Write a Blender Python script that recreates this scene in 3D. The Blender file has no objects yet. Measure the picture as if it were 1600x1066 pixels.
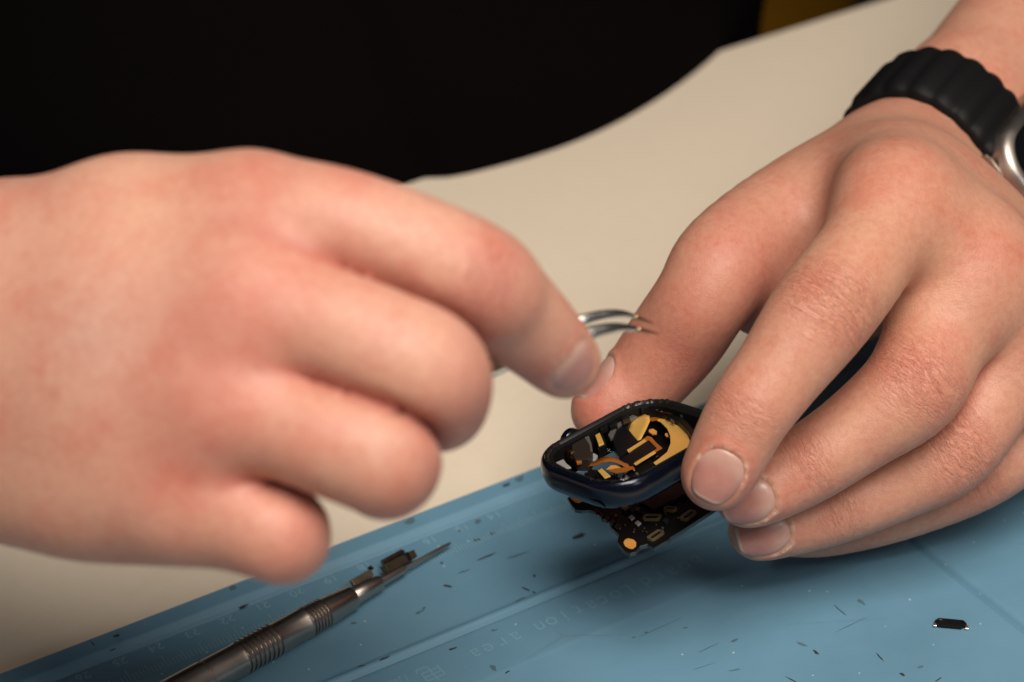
import bpy, bmesh, math, random
import numpy as np
from mathutils import Vector, Matrix, noise
random.seed(4); np.random.seed(4)
S = 0.001                                     # everything is measured in millimetres, built in metres
scn = bpy.context.scene
COL = scn.collection

# ---------------------------------------------------------------- camera
FPX = 85.0 * 1600 / 36
PITCH, ROLL, YAW, H = 0.5664, 0.04785, 0.51523, 392.12
OX, OY = -111.906, 470.158
_c, _s = math.cos(PITCH), math.sin(PITCH)
_f = np.array([0, _c, -_s]); _r0 = np.array([1., 0, 0]); _u0 = np.array([0, _s, _c])
_R = math.cos(ROLL) * _r0 - math.sin(ROLL) * _u0
_U = math.sin(ROLL) * _r0 + math.cos(ROLL) * _u0
EYE = np.array([0., 0, H])
FOCUS = 590.0
def P(px, py, d):
    """point seen at photo position px, py, d mm in front of the lens"""
    return EYE + _f * d + _R * ((px - 800) / FPX * d) + _U * ((533 - py) / FPX * d)
def ray(px, py):
    v = P(px, py, 1) - EYE
    return v
def G(px, py, z=0.0):
    v = ray(px, py); return EYE + v * ((z - H) / v[2])
def M(u, v, z=0.0):                           # mat axes -> world
    cy, sy = math.cos(YAW), math.sin(YAW)
    return np.array([OX + u * cy - v * sy, OY + u * sy + v * cy, z])
def MI(p):
    cy, sy = math.cos(YAW), math.sin(YAW); x, y = p[0] - OX, p[1] - OY
    return (x * cy + y * sy, -x * sy + y * cy)
def nrm(v):
    v = np.asarray(v, float); return v / np.linalg.norm(v)

cd = bpy.data.cameras.new("camera"); cam = bpy.data.objects.new("camera", cd); COL.objects.link(cam)
cd.lens = 85; cd.sensor_width = 36; cd.clip_start = 0.02; cd.clip_end = 30
cam.matrix_world = Matrix(((_R[0], _U[0], -_f[0], 0), (_R[1], _U[1], -_f[1], 0), (_R[2], _U[2], -_f[2], H * S), (0, 0, 0, 1)))
cd.dof.use_dof = True; cd.dof.focus_distance = FOCUS * S; cd.dof.aperture_fstop = 11.0
scn.camera = cam

# ---------------------------------------------------------------- light
w = bpy.data.worlds.new("World"); scn.world = w; w.use_nodes = True
w.node_tree.nodes["Background"].inputs[0].default_value = (0.86, 0.90, 1.0, 1)
w.node_tree.nodes["Background"].inputs[1].default_value = 0.04
def area(name, az, el, dist, size, power, col, target=(60, 560, 20)):
    ld = bpy.data.lights.new(name, 'AREA'); ld.shape = 'SQUARE'; ld.size = size * S; ld.energy = power; ld.color = col
    o = bpy.data.objects.new(name, ld); COL.objects.link(o)
    a, e = math.radians(az), math.radians(el); t = Vector(target)
    d = Vector((math.sin(a) * math.cos(e), -math.cos(a) * math.cos(e), math.sin(e)))
    o.location = (t + d * dist) * S
    o.rotation_euler = d.to_track_quat('Z', 'Y').to_euler()
    return o
area('ceiling_softbox', 10, 62, 1100, 540, 14.8, (1.0, 0.92, 0.82))
area('bench_lamp', 22, 46, 1300, 300, 4.6, (1.0, 0.91, 0.80))
area('front_fill', 34, 24, 1500, 300, 1.3, (0.84, 0.92, 1.0))  # unseen cool fill from the front right, added for the case edge highlight
scn.view_settings.view_transform = 'Standard'; scn.view_settings.look = 'None'
scn.view_settings.exposure = -0.10; scn.view_settings.gamma = 1.0
scn.cycles.use_denoising = True
scn.cycles.max_bounces = 8

# ---------------------------------------------------------------- helpers
def tag(o, label=None, cat=None, group=None, kind=None):
    if label: o['label'] = label
    if cat: o['category'] = cat
    if group: o['group'] = group
    if kind: o['kind'] = kind
    return o
def empty(name, loc=(0, 0, 0)):
    o = bpy.data.objects.new(name, None); COL.objects.link(o); o.location = Vector(loc) * S
    o.empty_display_size = 0.01
    return o
def link(name, me, mat=None, parent=None, smooth=True):
    o = bpy.data.objects.new(name, me); COL.objects.link(o)
    if mat and not me.materials: me.materials.append(mat)
    if smooth:
        me.polygons.foreach_set('use_smooth', [True] * len(me.polygons))
    if parent:
        o.parent = parent
        q = parent; off = Vector((0, 0, 0))
        while q: off = off + q.location; q = q.parent
        o.location = -off                     # geometry is written in world mm
    return o
def mesh(name, V, F, mat=None, parent=None, smooth=True):
    me = bpy.data.meshes.new(name)
    me.from_pydata([tuple(float(c) * S for c in v) for v in V], [], [tuple(int(i) for i in f) for f in F])
    me.validate(); me.update()
    return link(name, me, mat, parent, smooth)
def bevel(o, w_, seg=2, ang=35):
    m = o.modifiers.new('bevel', 'BEVEL'); m.width = w_ * S; m.segments = seg; m.limit_method = 'ANGLE'; m.angle_limit = math.radians(ang)
    return o
class Fr:                                     # local frame
    def __init__(s, o, x, y, z): s.o, s.x, s.y, s.z = map(lambda v: np.asarray(v, float), (o, x, y, z))
    def __call__(s, a, b, c=0): return s.o + s.x * a + s.y * b + s.z * c
def prism(name, pts, fr, z0, z1, mat, parent=None, smooth=False):
    n = len(pts)
    V = [fr(a, b, z0) for a, b in pts] + [fr(a, b, z1) for a, b in pts]
    F = [list(range(n))[::-1], list(range(n, 2 * n))] + [[i, (i + 1) % n, n + (i + 1) % n, n + i] for i in range(n)]
    o = mesh(name, V, F, mat, parent, smooth)
    bm = bmesh.new(); bm.from_mesh(o.data); bmesh.ops.recalc_face_normals(bm, faces=bm.faces)
    bmesh.ops.triangulate(bm, faces=[f for f in bm.faces if len(f.verts) > 4]); bm.to_mesh(o.data); bm.free()
    return o
def rrect(w_, h_, r, n=8, cx=0, cy=0):
    out = []
    for k, (sx, sy) in enumerate(((1, 1), (-1, 1), (-1, -1), (1, -1))):
        for i in range(n + 1):
            t = math.pi / 2 * (k + i / n)
            out.append((cx + sx * (w_ / 2 - r) + r * math.cos(t), cy + sy * (h_ / 2 - r) + r * math.sin(t)))
    return out
def box(name, fr, a0, a1, b0, b1, c0, c1, mat, parent=None, bev=0):
    o = prism(name, [(a0, b0), (a1, b0), (a1, b1), (a0, b1)], fr, c0, c1, mat, parent)
    if bev: bevel(o, bev)
    return o
def lathe(name, A, ax, prof, mat, parent=None, n=64, cap=True):
    """prof: list of (distance along axis, radius)"""
    ax = nrm(ax); t = np.array([0, 0, 1.]) if abs(ax[2]) < .9 else np.array([1., 0, 0])
    e1 = nrm(np.cross(ax, t)); e2 = np.cross(ax, e1); V = []; F = []
    for (s_, r) in prof:
        for i in range(n):
            a = 2 * math.pi * i / n
            V.append(A + ax * s_ + (e1 * math.cos(a) + e2 * math.sin(a)) * r)
    for k in range(len(prof) - 1):
        for i in range(n):
            j = (i + 1) % n; F.append([k * n + i, k * n + j, (k + 1) * n + j, (k + 1) * n + i])
    if cap:
        F.append(list(range(n))[::-1]); F.append([(len(prof) - 1) * n + i for i in range(n)])
    o = mesh(name, V, F, mat, parent)
    m = o.modifiers.new('es', 'EDGE_SPLIT'); m.split_angle = math.radians(40)
    return o
def tube(name, pts, rad, mat, parent=None, n=12, flat=1.0, up=None):
    pts = [np.asarray(p, float) for p in pts]; V = []; F = []
    N = len(pts); up = np.array([0, 0, 1.]) if up is None else np.asarray(up, float)
    for k, p in enumerate(pts):
        t = nrm(pts[min(k + 1, N - 1)] - pts[max(k - 1, 0)])
        e1 = nrm(np.cross(t, up)); e2 = np.cross(e1, t)
        r = rad[k] if hasattr(rad, '__len__') else rad
        f_ = flat[k] if hasattr(flat, '__len__') else flat
        for i in range(n):
            a = 2 * math.pi * i / n; V.append(p + e1 * math.cos(a) * r + e2 * math.sin(a) * r * f_)
    for k in range(N - 1):
        for i in range(n):
            j = (i + 1) % n; F.append([k * n + i, k * n + j, (k + 1) * n + j, (k + 1) * n + i])
    F.append(list(range(n))[::-1]); F.append([(N - 1) * n + i for i in range(n)])
    return mesh(name, V, F, mat, parent)
def cr(pts, n):
    """catmull-rom through rows of numbers"""
    p = np.asarray(pts, float); p = np.vstack([2 * p[0] - p[1], p, 2 * p[-1] - p[-2]]); out = []
    for i in range(1, len(p) - 2):
        for k in range(n):
            t = k / n
            out.append(.5 * (2 * p[i] + (p[i + 1] - p[i - 1]) * t + (2 * p[i - 1] - 5 * p[i] + 4 * p[i + 1] - p[i + 2]) * t * t
                             + (-p[i - 1] + 3 * p[i] - 3 * p[i + 1] + p[i + 2]) * t ** 3))
    out.append(p[-2]); return np.array(out)

# ---------------------------------------------------------------- materials
def newmat(name):
    m = bpy.data.materials.new(name); m.use_nodes = True
    return m, m.node_tree, m.node_tree.nodes['Principled BSDF']
def plain(name, col, rough=.5, metal=0., spec=.5, coat=0.):
    m, nt, b = newmat(name)
    b.inputs['Base Color'].default_value = (*col, 1); b.inputs['Roughness'].default_value = rough
    b.inputs['Metallic'].default_value = metal; b.inputs['Specular IOR Level'].default_value = spec
    b.inputs['Coat Weight'].default_value = coat
    return m
def N_(nt, t, **kw):
    n = nt.nodes.new(t)
    for k, v in kw.items():
        if k in n.inputs: n.inputs[k].default_value = v
        else: setattr(n, k, v)
    return n
def mix(nt, a, b, fac, mode='MIX'):
    n = nt.nodes.new('ShaderNodeMix'); n.data_type = 'RGBA'; n.blend_type = mode
    for sock, v in ((n.inputs[0], fac), (n.inputs[6], a), (n.inputs[7], b)):
        if hasattr(v, 'links'): nt.links.new(v, sock)
        elif isinstance(v, (int, float)): sock.default_value = v
        else: sock.default_value = (*v, 1)
    return n.outputs[2]
def ramp(nt, src, stops):
    n = nt.nodes.new('ShaderNodeValToRGB'); e = n.color_ramp.elements
    while len(e) < len(stops): e.new(0.5)
    for k, (p, c) in enumerate(stops):
        e[k].position = p; e[k].color = (*c, 1) if hasattr(c, '__len__') else (c, c, c, 1)
    nt.links.new(src, n.inputs[0]); return n.outputs[0]
def math_(nt, op, a, b=None):
    n = nt.nodes.new('ShaderNodeMath'); n.operation = op
    for i, v in enumerate((a, b)):
        if v is None: continue
        if hasattr(v, 'links'): nt.links.new(v, n.inputs[i])
        else: n.inputs[i].default_value = v
    return n.outputs[0]
def coords(nt, scale=(1, 1, 1), rot=(0, 0, 0)):
    tc = nt.nodes.new('ShaderNodeTexCoord'); mp = nt.nodes.new('ShaderNodeMapping')
    mp.inputs['Scale'].default_value = scale; mp.inputs['Rotation'].default_value = rot
    nt.links.new(tc.outputs['Object'], mp.inputs[0]); return mp.outputs[0]
def tex(nt, kind, vec, **kw):
    n = N_(nt, kind, **kw); nt.links.new(vec, n.inputs['Vector']); return n
def bump(nt, b, h, dist, strength=1.0, prev=None):
    n = nt.nodes.new('ShaderNodeBump'); n.inputs['Distance'].default_value = dist * S; n.inputs['Strength'].default_value = strength
    nt.links.new(h, n.inputs['Height'])
    if prev: nt.links.new(prev, n.inputs['Normal'])
    nt.links.new(n.outputs[0], b.inputs['Normal']); return n.outputs[0]

def skin_material():
    m, nt, b = newmat('skin'); L = nt.links
    at = N_(nt, 'ShaderNodeAttribute', attribute_name='tone')
    kf = N_(nt, 'ShaderNodeAttribute', attribute_name='kuv')
    km = N_(nt, 'ShaderNodeAttribute', attribute_name='kmask')
    v = coords(nt)
    n1 = tex(nt, 'ShaderNodeTexNoise', v, Scale=75.0, Detail=5.0, Roughness=.62)
    n2 = tex(nt, 'ShaderNodeTexNoise', v, Scale=600.0, Detail=3.0, Roughness=.6)
    mot = ramp(nt, n1.outputs[0], [(.32, (.97, .82, .80)), (.50, (1, 1, 1)), (.70, (1.03, 1.10, 1.07))])
    mot2 = ramp(nt, n2.outputs[0], [(.28, (.93, .88, .86)), (.55, (1, 1, 1)), (.78, (1.05, 1.07, 1.05))])
    c = mix(nt, mix(nt, at.outputs[0], mot, 1.0, 'MULTIPLY'), mot2, 1.0, 'MULTIPLY')
    # knuckle wrinkles: noise stretched across the finger
    mp = nt.nodes.new('ShaderNodeMapping'); mp.inputs['Scale'].default_value = (1.0, .27, 1)
    L.new(kf.outputs['Vector'], mp.inputs[0])
    wn = tex(nt, 'ShaderNodeTexNoise', mp.outputs[0], Scale=.75, Detail=3.5, Roughness=.6, Distortion=.5)
    wr = ramp(nt, wn.outputs[0], [(.36, 0.0), (.45, .75), (.50, .1), (.56, .85), (.70, 1.0)])
    vo = tex(nt, 'ShaderNodeTexVoronoi', v, Scale=900.0)
    vo2 = tex(nt, 'ShaderNodeTexVoronoi', v, Scale=1150.0, feature='DISTANCE_TO_EDGE')
    vo2r = ramp(nt, vo2.outputs[0], [(0.0, 0.0), (.16, 1.0)])
    n3 = tex(nt, 'ShaderNodeTexNoise', coords(nt, (1, 1.7, 1.2), (.4, .3, .8)), Scale=330.0, Detail=6.0, Roughness=.72)
    h1 = bump(nt, b, math_(nt, 'MULTIPLY', wr, km.outputs['Fac']), .21, 1.0)
    h2 = bump(nt, b, vo2r, .028, 1.0, h1)
    h3 = bump(nt, b, n3.outputs[0], .13, 1.0, h2)
    sx = nt.nodes.new('ShaderNodeVectorMath'); sx.operation = 'MULTIPLY'; L.new(kf.outputs['Vector'], sx.inputs[0]); sx.inputs[1].default_value = (1, 0, 0)
    dn = tex(nt, 'ShaderNodeTexNoise', kf.outputs['Vector'], Scale=.22, Detail=2.0)
    sa = nt.nodes.new('ShaderNodeSeparateXYZ'); L.new(kf.outputs['Vector'], sa.inputs[0])
    ph = math_(nt, 'ADD', math_(nt, 'MULTIPLY', math_(nt, 'ABSOLUTE', sa.outputs[0]), 2.5), math_(nt, 'MULTIPLY', dn.outputs[0], 14.0))
    ring = math_(nt, 'POWER', math_(nt, 'ABSOLUTE', math_(nt, 'SINE', ph)), .5)
    h4 = bump(nt, b, math_(nt, 'MULTIPLY', ring, km.outputs['Fac']), .13, 1.0, h3)
    dk = math_(nt, 'MULTIPLY', math_(nt, 'SUBTRACT', 1.0, wr), km.outputs['Fac'])
    c = mix(nt, c, (.44, .16, .10), math_(nt, 'MULTIPLY', dk, .16))
    L.new(c, b.inputs['Base Color'])
    b.inputs['Roughness'].default_value = .47; b.inputs['Specular IOR Level'].default_value = .40
    b.inputs['Subsurface Weight'].default_value = .32; b.inputs['Subsurface Radius'].default_value = (1, .32, .16)
    b.inputs['Subsurface Scale'].default_value = 3.2 * S
    return m
def nail_material():
    m, nt, b = newmat('fingernail'); L = nt.links
    at = N_(nt, 'ShaderNodeAttribute', attribute_name='tone')
    v = coords(nt); n1 = tex(nt, 'ShaderNodeTexNoise', v, Scale=300.0, Detail=3.0)
    L.new(mix(nt, at.outputs[0], ramp(nt, n1.outputs[0], [(.3, (.93, .9, .9)), (.7, (1.05, 1.05, 1.05))]), 1.0, 'MULTIPLY'), b.inputs['Base Color'])
    b.inputs['Roughness'].default_value = .33; b.inputs['Specular IOR Level'].default_value = .5
    b.inputs['Subsurface Weight'].default_value = .25; b.inputs['Subsurface Scale'].default_value = 1.5 * S
    b.inputs['Subsurface Radius'].default_value = (1, .5, .4)
    bump(nt, b, n1.outputs[0], .08)
    return m
def mat_material():
    m, nt, b = newmat('blue_silicone'); L = nt.links
    v = coords(nt)
    big = tex(nt, 'ShaderNodeTexNoise', v, Scale=14.0, Detail=5.0, Roughness=.6)
    fine = tex(nt, 'ShaderNodeTexNoise', v, Scale=900.0, Detail=2.0)
    c = ramp(nt, big.outputs[0], [(.3, (.100, .215, .305)), (.55, (.116, .245, .345)), (.75, (.132, .266, .362))])
    # brown grime in broad patches, scorched dashes along the mat's length, dust
    gr = tex(nt, 'ShaderNodeTexNoise', coords(nt, (1, 1.4, 1), (0, 0, 0)), Scale=26.0, Detail=6.0, Roughness=.7)
    c = mix(nt, c, (.16, .19, .15), math_(nt, 'MULTIPLY', ramp(nt, gr.outputs[0], [(.60, 0.0), (.74, 1.0)]), .28))
    vs = coords(nt, (.28, 1.3, 1), (0, 0, -YAW - .06))
    sp = tex(nt, 'ShaderNodeTexNoise', vs, Scale=230.0, Detail=3.0, Roughness=.5)
    sp2 = tex(nt, 'ShaderNodeTexNoise', v, Scale=30.0, Detail=2.0)
    mk = math_(nt, 'MULTIPLY', ramp(nt, sp.outputs[0], [(.72, 0.0), (.80, 1.0)]), ramp(nt, sp2.outputs[0], [(.42, 0.0), (.60, 1.0)]))
    c = mix(nt, c, (.012, .016, .018), math_(nt, 'MULTIPLY', mk, .18))
    du = tex(nt, 'ShaderNodeTexVoronoi', v, Scale=170.0)
    c = mix(nt, c, (.62, .68, .70), math_(nt, 'MULTIPLY', ramp(nt, du.outputs['Distance'], [(.035, 1.0), (.06, 0.0)]), .55))
    # fine cut lines
    ct = tex(nt, 'ShaderNodeTexVoronoi', coords(nt, (.35, 1.0, 1), (0, 0, -YAW + .35)), Scale=22.0, feature='DISTANCE_TO_EDGE')
    cut = ramp(nt, ct.outputs['Distance'], [(0.0, 1.0), (.006, 0.0)])
    cutm = math_(nt, 'MULTIPLY', cut, ramp(nt, gr.outputs[0], [(.50, 0.0), (.60, .6)]))
    c = mix(nt, c, (.07, .13, .16), math_(nt, 'MULTIPLY', cutm, .6))
    L.new(c, b.inputs['Base Color'])
    L.new(ramp(nt, big.outputs[0], [(.3, .50), (.7, .62)]), b.inputs['Roughness'])
    b.inputs['Specular IOR Level'].default_value = .35
    h = bump(nt, b, fine.outputs[0], .03); bump(nt, b, big.outputs[0], .8, .5, h)
    return m
def table_material():
    m, nt, b = newmat('cream_laminate'); L = nt.links
    v = coords(nt); n1 = tex(nt, 'ShaderNodeTexNoise', v, Scale=9.0, Detail=6.0, Roughness=.6)
    n2 = tex(nt, 'ShaderNodeTexNoise', v, Scale=260.0, Detail=4.0, Roughness=.7)
    c = ramp(nt, n1.outputs[0], [(.3, (.70, .60, .477)), (.7, (.725, .622, .494))])
    c = mix(nt, c, ramp(nt, n2.outputs[0], [(.25, (.965, .96, .955)), (.5, (1, 1, 1))]), 1.0, 'MULTIPLY')
    L.new(c, b.inputs['Base Color']); b.inputs['Roughness'].default_value = .5; b.inputs['Specular IOR Level'].default_value = .3
    bump(nt, b, n2.outputs[0], .05)
    return m
def cloth_material(name, col):
    m, nt, b = newmat(name); L = nt.links
    v = coords(nt); n1 = tex(nt, 'ShaderNodeTexNoise', v, Scale=700.0, Detail=3.0)
    n0 = tex(nt, 'ShaderNodeTexNoise', v, Scale=12.0, Detail=4.0)
    c = mix(nt, col, tuple(x * 1.6 for x in col), n0.outputs[0]); L.new(c, b.inputs['Base Color'])
    b.inputs['Roughness'].default_value = .95; b.inputs['Specular IOR Level'].default_value = .03
    bump(nt, b, n1.outputs[0], .3)
    return m
def metal_material(name, col, rough=.3, aniso=0., var=.06, scale=80.):
    m, nt, b = newmat(name); L = nt.links
    v = coords(nt); n1 = tex(nt, 'ShaderNodeTexNoise', v, Scale=scale, Detail=5.0, Roughness=.7)
    L.new(mix(nt, tuple(c * .70 for c in col), tuple(min(1, c * 1.12) for c in col), n1.outputs[0]), b.inputs['Base Color'])
    b.inputs['Metallic'].default_value = 1.0
    L.new(ramp(nt, n1.outputs[0], [(.3, max(rough - var, .03)), (.7, rough + var)]), b.inputs['Roughness'])
    b.inputs['Anisotropic'].default_value = aniso
    return m
SKIN, NAIL, MATM, TABLE = skin_material(), nail_material(), mat_material(), table_material()
SHIRT = cloth_material('black_cotton', (.0018, .0013, .0014)); TROUSER = cloth_material('black_denim', (.004, .004, .005))
GUN = metal_material('gunmetal', (.54, .46, .40), .33); GUND = metal_material('dark_gunmetal', (.06, .05, .045), .4)
STEEL = metal_material('steel', (.80, .75, .68), .22, scale=150)
TITAN = metal_material('titanium', (.46, .40, .355), .38)
NAVY = plain('midnight_aluminium', (.0022, .004, .011), .22, .3, .6, 0.)
BLACK = plain('black_plastic', (.004, .004, .005), .4, 0, .25)
RUBBER = plain('black_rubber', (.004, .004, .0045), .6, 0, .18)
GOLD = metal_material('gold_flex', (.96, .54, .13), .36, scale=60); GOLD.node_tree.nodes['Principled BSDF'].inputs['Metallic'].default_value = .45
ORANGE = metal_material('amber_flex', (.60, .20, .03), .34, scale=90); ORANGE.node_tree.nodes['Principled BSDF'].inputs['Metallic'].default_value = .6
COPPER = metal_material('copper_pad', (.85, .38, .09), .42); COPPER.node_tree.nodes['Principled BSDF'].inputs['Metallic'].default_value = .35
PCB = plain('black_solder_mask', (.004, .004, .004), .5, 0, .12)
GLUE = plain('grey_adhesive', (.075, .068, .06), .6)
WHITE = plain('white_ceramic', (.27, .26, .25), .5)

# ---------------------------------------------------------------- signed distance tools
def clamp_smooth(x, a, b):
    t = np.clip((x - a) / (b - a), 0, 1); return t * t * (3 - 2 * t)

def cap_d(p, a, b, ra, rb):
    ba = b - a; pa = p - a; l2 = float(ba @ ba) + 1e-9
    t = np.clip(pa @ ba / l2, 0, 1); q = pa - t[:, None] * ba
    return np.sqrt(np.einsum('ij,ij->i', q, q)) - (ra + (rb - ra) * t)
def smin(a, b, k):
    h = np.maximum(k - np.abs(a - b), 0) / k
    return np.minimum(a, b) - h * h * k * .25
def surface(sdf, lo, hi, h):
    """surface nets over a box; only samples near the surface"""
    lo = np.asarray(lo, float); n = np.ceil((np.asarray(hi) - lo) / h).astype(int) + 1
    B = 8; nb = -(-n // B); n = nb * B + 1
    D = np.full(n, 99., np.float32)
    cen = np.stack(np.meshgrid(*[np.arange(k) for k in nb], indexing='ij'), -1).reshape(-1, 3)
    cd_ = sdf(lo + (cen + .5) * B * h)
    lim = B * h * .87 * 1.35 + 3
    loc = np.stack(np.meshgrid(*[np.arange(B + 1)] * 3, indexing='ij'), -1).reshape(-1, 3)
    act = cen[np.abs(cd_) < lim]
    ins = cen[cd_ <= -lim]
    for c in ins: D[c[0] * B:c[0] * B + B + 1, c[1] * B:c[1] * B + B + 1, c[2] * B:c[2] * B + B + 1] = -99.
    for i0 in range(0, len(act), 400):
        a = act[i0:i0 + 400]; idx = (a[:, None, :] * B + loc[None]).reshape(-1, 3)
        D[idx[:, 0], idx[:, 1], idx[:, 2]] = sdf(lo + idx * h)
    s = D < 0
    cnt = np.zeros(np.array(s.shape) - 1, np.int8)
    for dx in (0, 1):
        for dy in (0, 1):
            for dz in (0, 1):
                cnt += s[dx:s.shape[0] - 1 + dx, dy:s.shape[1] - 1 + dy, dz:s.shape[2] - 1 + dz]
    am = (cnt > 0) & (cnt < 8); ai = np.argwhere(am)
    vid = np.full(am.shape, -1, np.int32); vid[am] = np.arange(len(ai))
    acc = np.zeros((len(ai), 3)); num = np.zeros(len(ai))
    cor = [(x, y, z) for x in (0, 1) for y in (0, 1) for z in (0, 1)]
    val = {c: D[ai[:, 0] + c[0], ai[:, 1] + c[1], ai[:, 2] + c[2]].astype(float) for c in cor}
    for c in cor:
        for ax in range(3):
            if c[ax]: continue
            e = list(c); e[ax] = 1; e = tuple(e); va, vb = val[c], val[e]; x = (va < 0) != (vb < 0)
            t = np.where(x, va / np.where(x, va - vb, 1), 0)
            pt = np.array(c, float)[None] + np.zeros((len(ai), 3)); pt[:, ax] += t
            acc += pt * x[:, None]; num += x
    V = lo + (ai + acc / num[:, None]) * h
    F = []
    for ax in range(3):
        o1, o2 = [(1, 2), (2, 0), (0, 1)][ax]
        sl0 = [slice(None)] * 3; sl1 = [slice(None)] * 3; sl0[ax] = slice(0, -1); sl1[ax] = slice(1, None)
        a, b_ = s[tuple(sl0)], s[tuple(sl1)]; e = np.argwhere(a != b_)
        e = e[(e[:, o1] > 0) & (e[:, o2] > 0) & (e[:, o1] < am.shape[o1]) & (e[:, o2] < am.shape[o2])]
        fl = s[e[:, 0], e[:, 1], e[:, 2]]
        def g(d1, d2):
            q = e.copy(); q[:, o1] -= d1; q[:, o2] -= d2; return vid[q[:, 0], q[:, 1], q[:, 2]]
        Q = np.stack([g(0, 0), g(1, 0), g(1, 1), g(0, 1)], 1)
        Q[~fl] = Q[~fl][:, ::-1]; F.append(Q)
    F = np.vstack(F); F = F[(F >= 0).all(1)]
    for _ in range(2):                         # snap onto the surface
        g_ = grad(sdf, V, .3); d = sdf(V); V = V - g_ * np.clip(d, -h, h)[:, None]
    return V, F
def grad(sdf, V, e=.4):
    g_ = np.stack([sdf(V + np.array(o) * e) - sdf(V - np.array(o) * e) for o in ((1, 0, 0), (0, 1, 0), (0, 0, 1))], 1)
    return g_ / (np.linalg.norm(g_, axis=1)[:, None] + 1e-9)
def laplace(V, F, it, f=.5):
    n = len(V)
    for _ in range(it):
        s_ = np.zeros((n, 3)); c = np.zeros(n)
        for k in range(4):
            for m_ in (1, 3):
                np.add.at(s_, F[:, k], V[F[:, (k + m_) % 4]]); np.add.at(c, F[:, k], 1)
        V = V + f * (s_ / c[:, None] - V)
    return V
def npmesh(name, V, F, mat):
    me = bpy.data.meshes.new(name); V = np.asarray(V) * S
    me.vertices.add(len(V)); me.vertices.foreach_set('co', V.astype(np.float32).ravel())
    k = F.shape[1]; me.loops.add(F.size); me.loops.foreach_set('vertex_index', F.astype(np.int32).ravel())
    me.polygons.add(len(F)); me.polygons.foreach_set('loop_start', np.arange(0, F.size, k, dtype=np.int32))
    me.polygons.foreach_set('loop_total', np.full(len(F), k, np.int32))
    me.update(calc_edges=True); me.validate(); me.materials.append(mat)
    return me
def pt3(q): return P(q[0], q[1], q[2])

class Hand:
    """palm: chains of (px,py,depth,radius); fingers: dict name -> chain"""
    def __init__(s, palm, fingers, kp=12., kf=9., extra=(), kx=8., groove=.35):
        s.pal = [[(pt3(a), pt3(b), a[3], b[3]) for a, b in zip(c, c[1:])] for c in palm]
        s.ext = [[(pt3(a), pt3(b), a[3], b[3]) for a, b in zip(c, c[1:])] for c in extra]
        s.fin = {}; s.kf = kf; s.kp = kp; s.kx = kx; s.groove = groove
        for k, c in fingers.items():
            row = cr([list(pt3(q)) + [q[3]] for q in c], 5)
            s.fin[k] = row
        s.nails = []; s.disp = []
    def fd(s, k, p):
        row = s.fin[k]; d = None
        for a, b in zip(row, row[1:]):
            e = cap_d(p, a[:3], b[:3], a[3], b[3]); d = e if d is None else smin(d, e, .8)
        return d
    def base(s, p):
        d = None
        for c in s.pal:
            e = None
            for seg in c:
                q = cap_d(p, *seg); e = q if e is None else smin(e, q, 6.)
            d = e if d is None else smin(d, e, s.kp)
        for c in s.ext:
            for seg in c: d = smin(d, cap_d(p, *seg), s.kx if len(c) > 1 else 7.)
        out = None
        f1 = f2 = None
        for k in s.fin:
            f = s.fd(k, p); e = smin(d, f, s.kf); out = e if out is None else smin(out, e, .7)
            if f1 is None: f1, f2 = f, np.full(len(f), 99.)
            else: f2 = np.minimum(f2, np.maximum(f, f1)); f1 = np.minimum(f1, f)
        return out + s.groove * np.exp(-((f2 - f1) / 1.9) ** 2) * clamp_smooth(d - f1, -1., 4.)
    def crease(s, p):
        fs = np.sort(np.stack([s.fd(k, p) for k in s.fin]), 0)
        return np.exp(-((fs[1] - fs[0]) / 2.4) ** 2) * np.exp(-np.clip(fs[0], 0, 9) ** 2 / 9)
    def sdf(s, p):
        d = s.base(p)
        for f in s.disp: d = d - f(p)
        return d
    def hit(s, px, py, d0, d1):
        """first point of the surface along the line of sight"""
        v = ray(px, py); t = d0
        for _ in range(80):
            q = EYE + v * t; d = float(s.sdf(q[None])[0])
            if d < .02: break
            t += d * .8
            if t > d1: break
        return EYE + v * t

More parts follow.
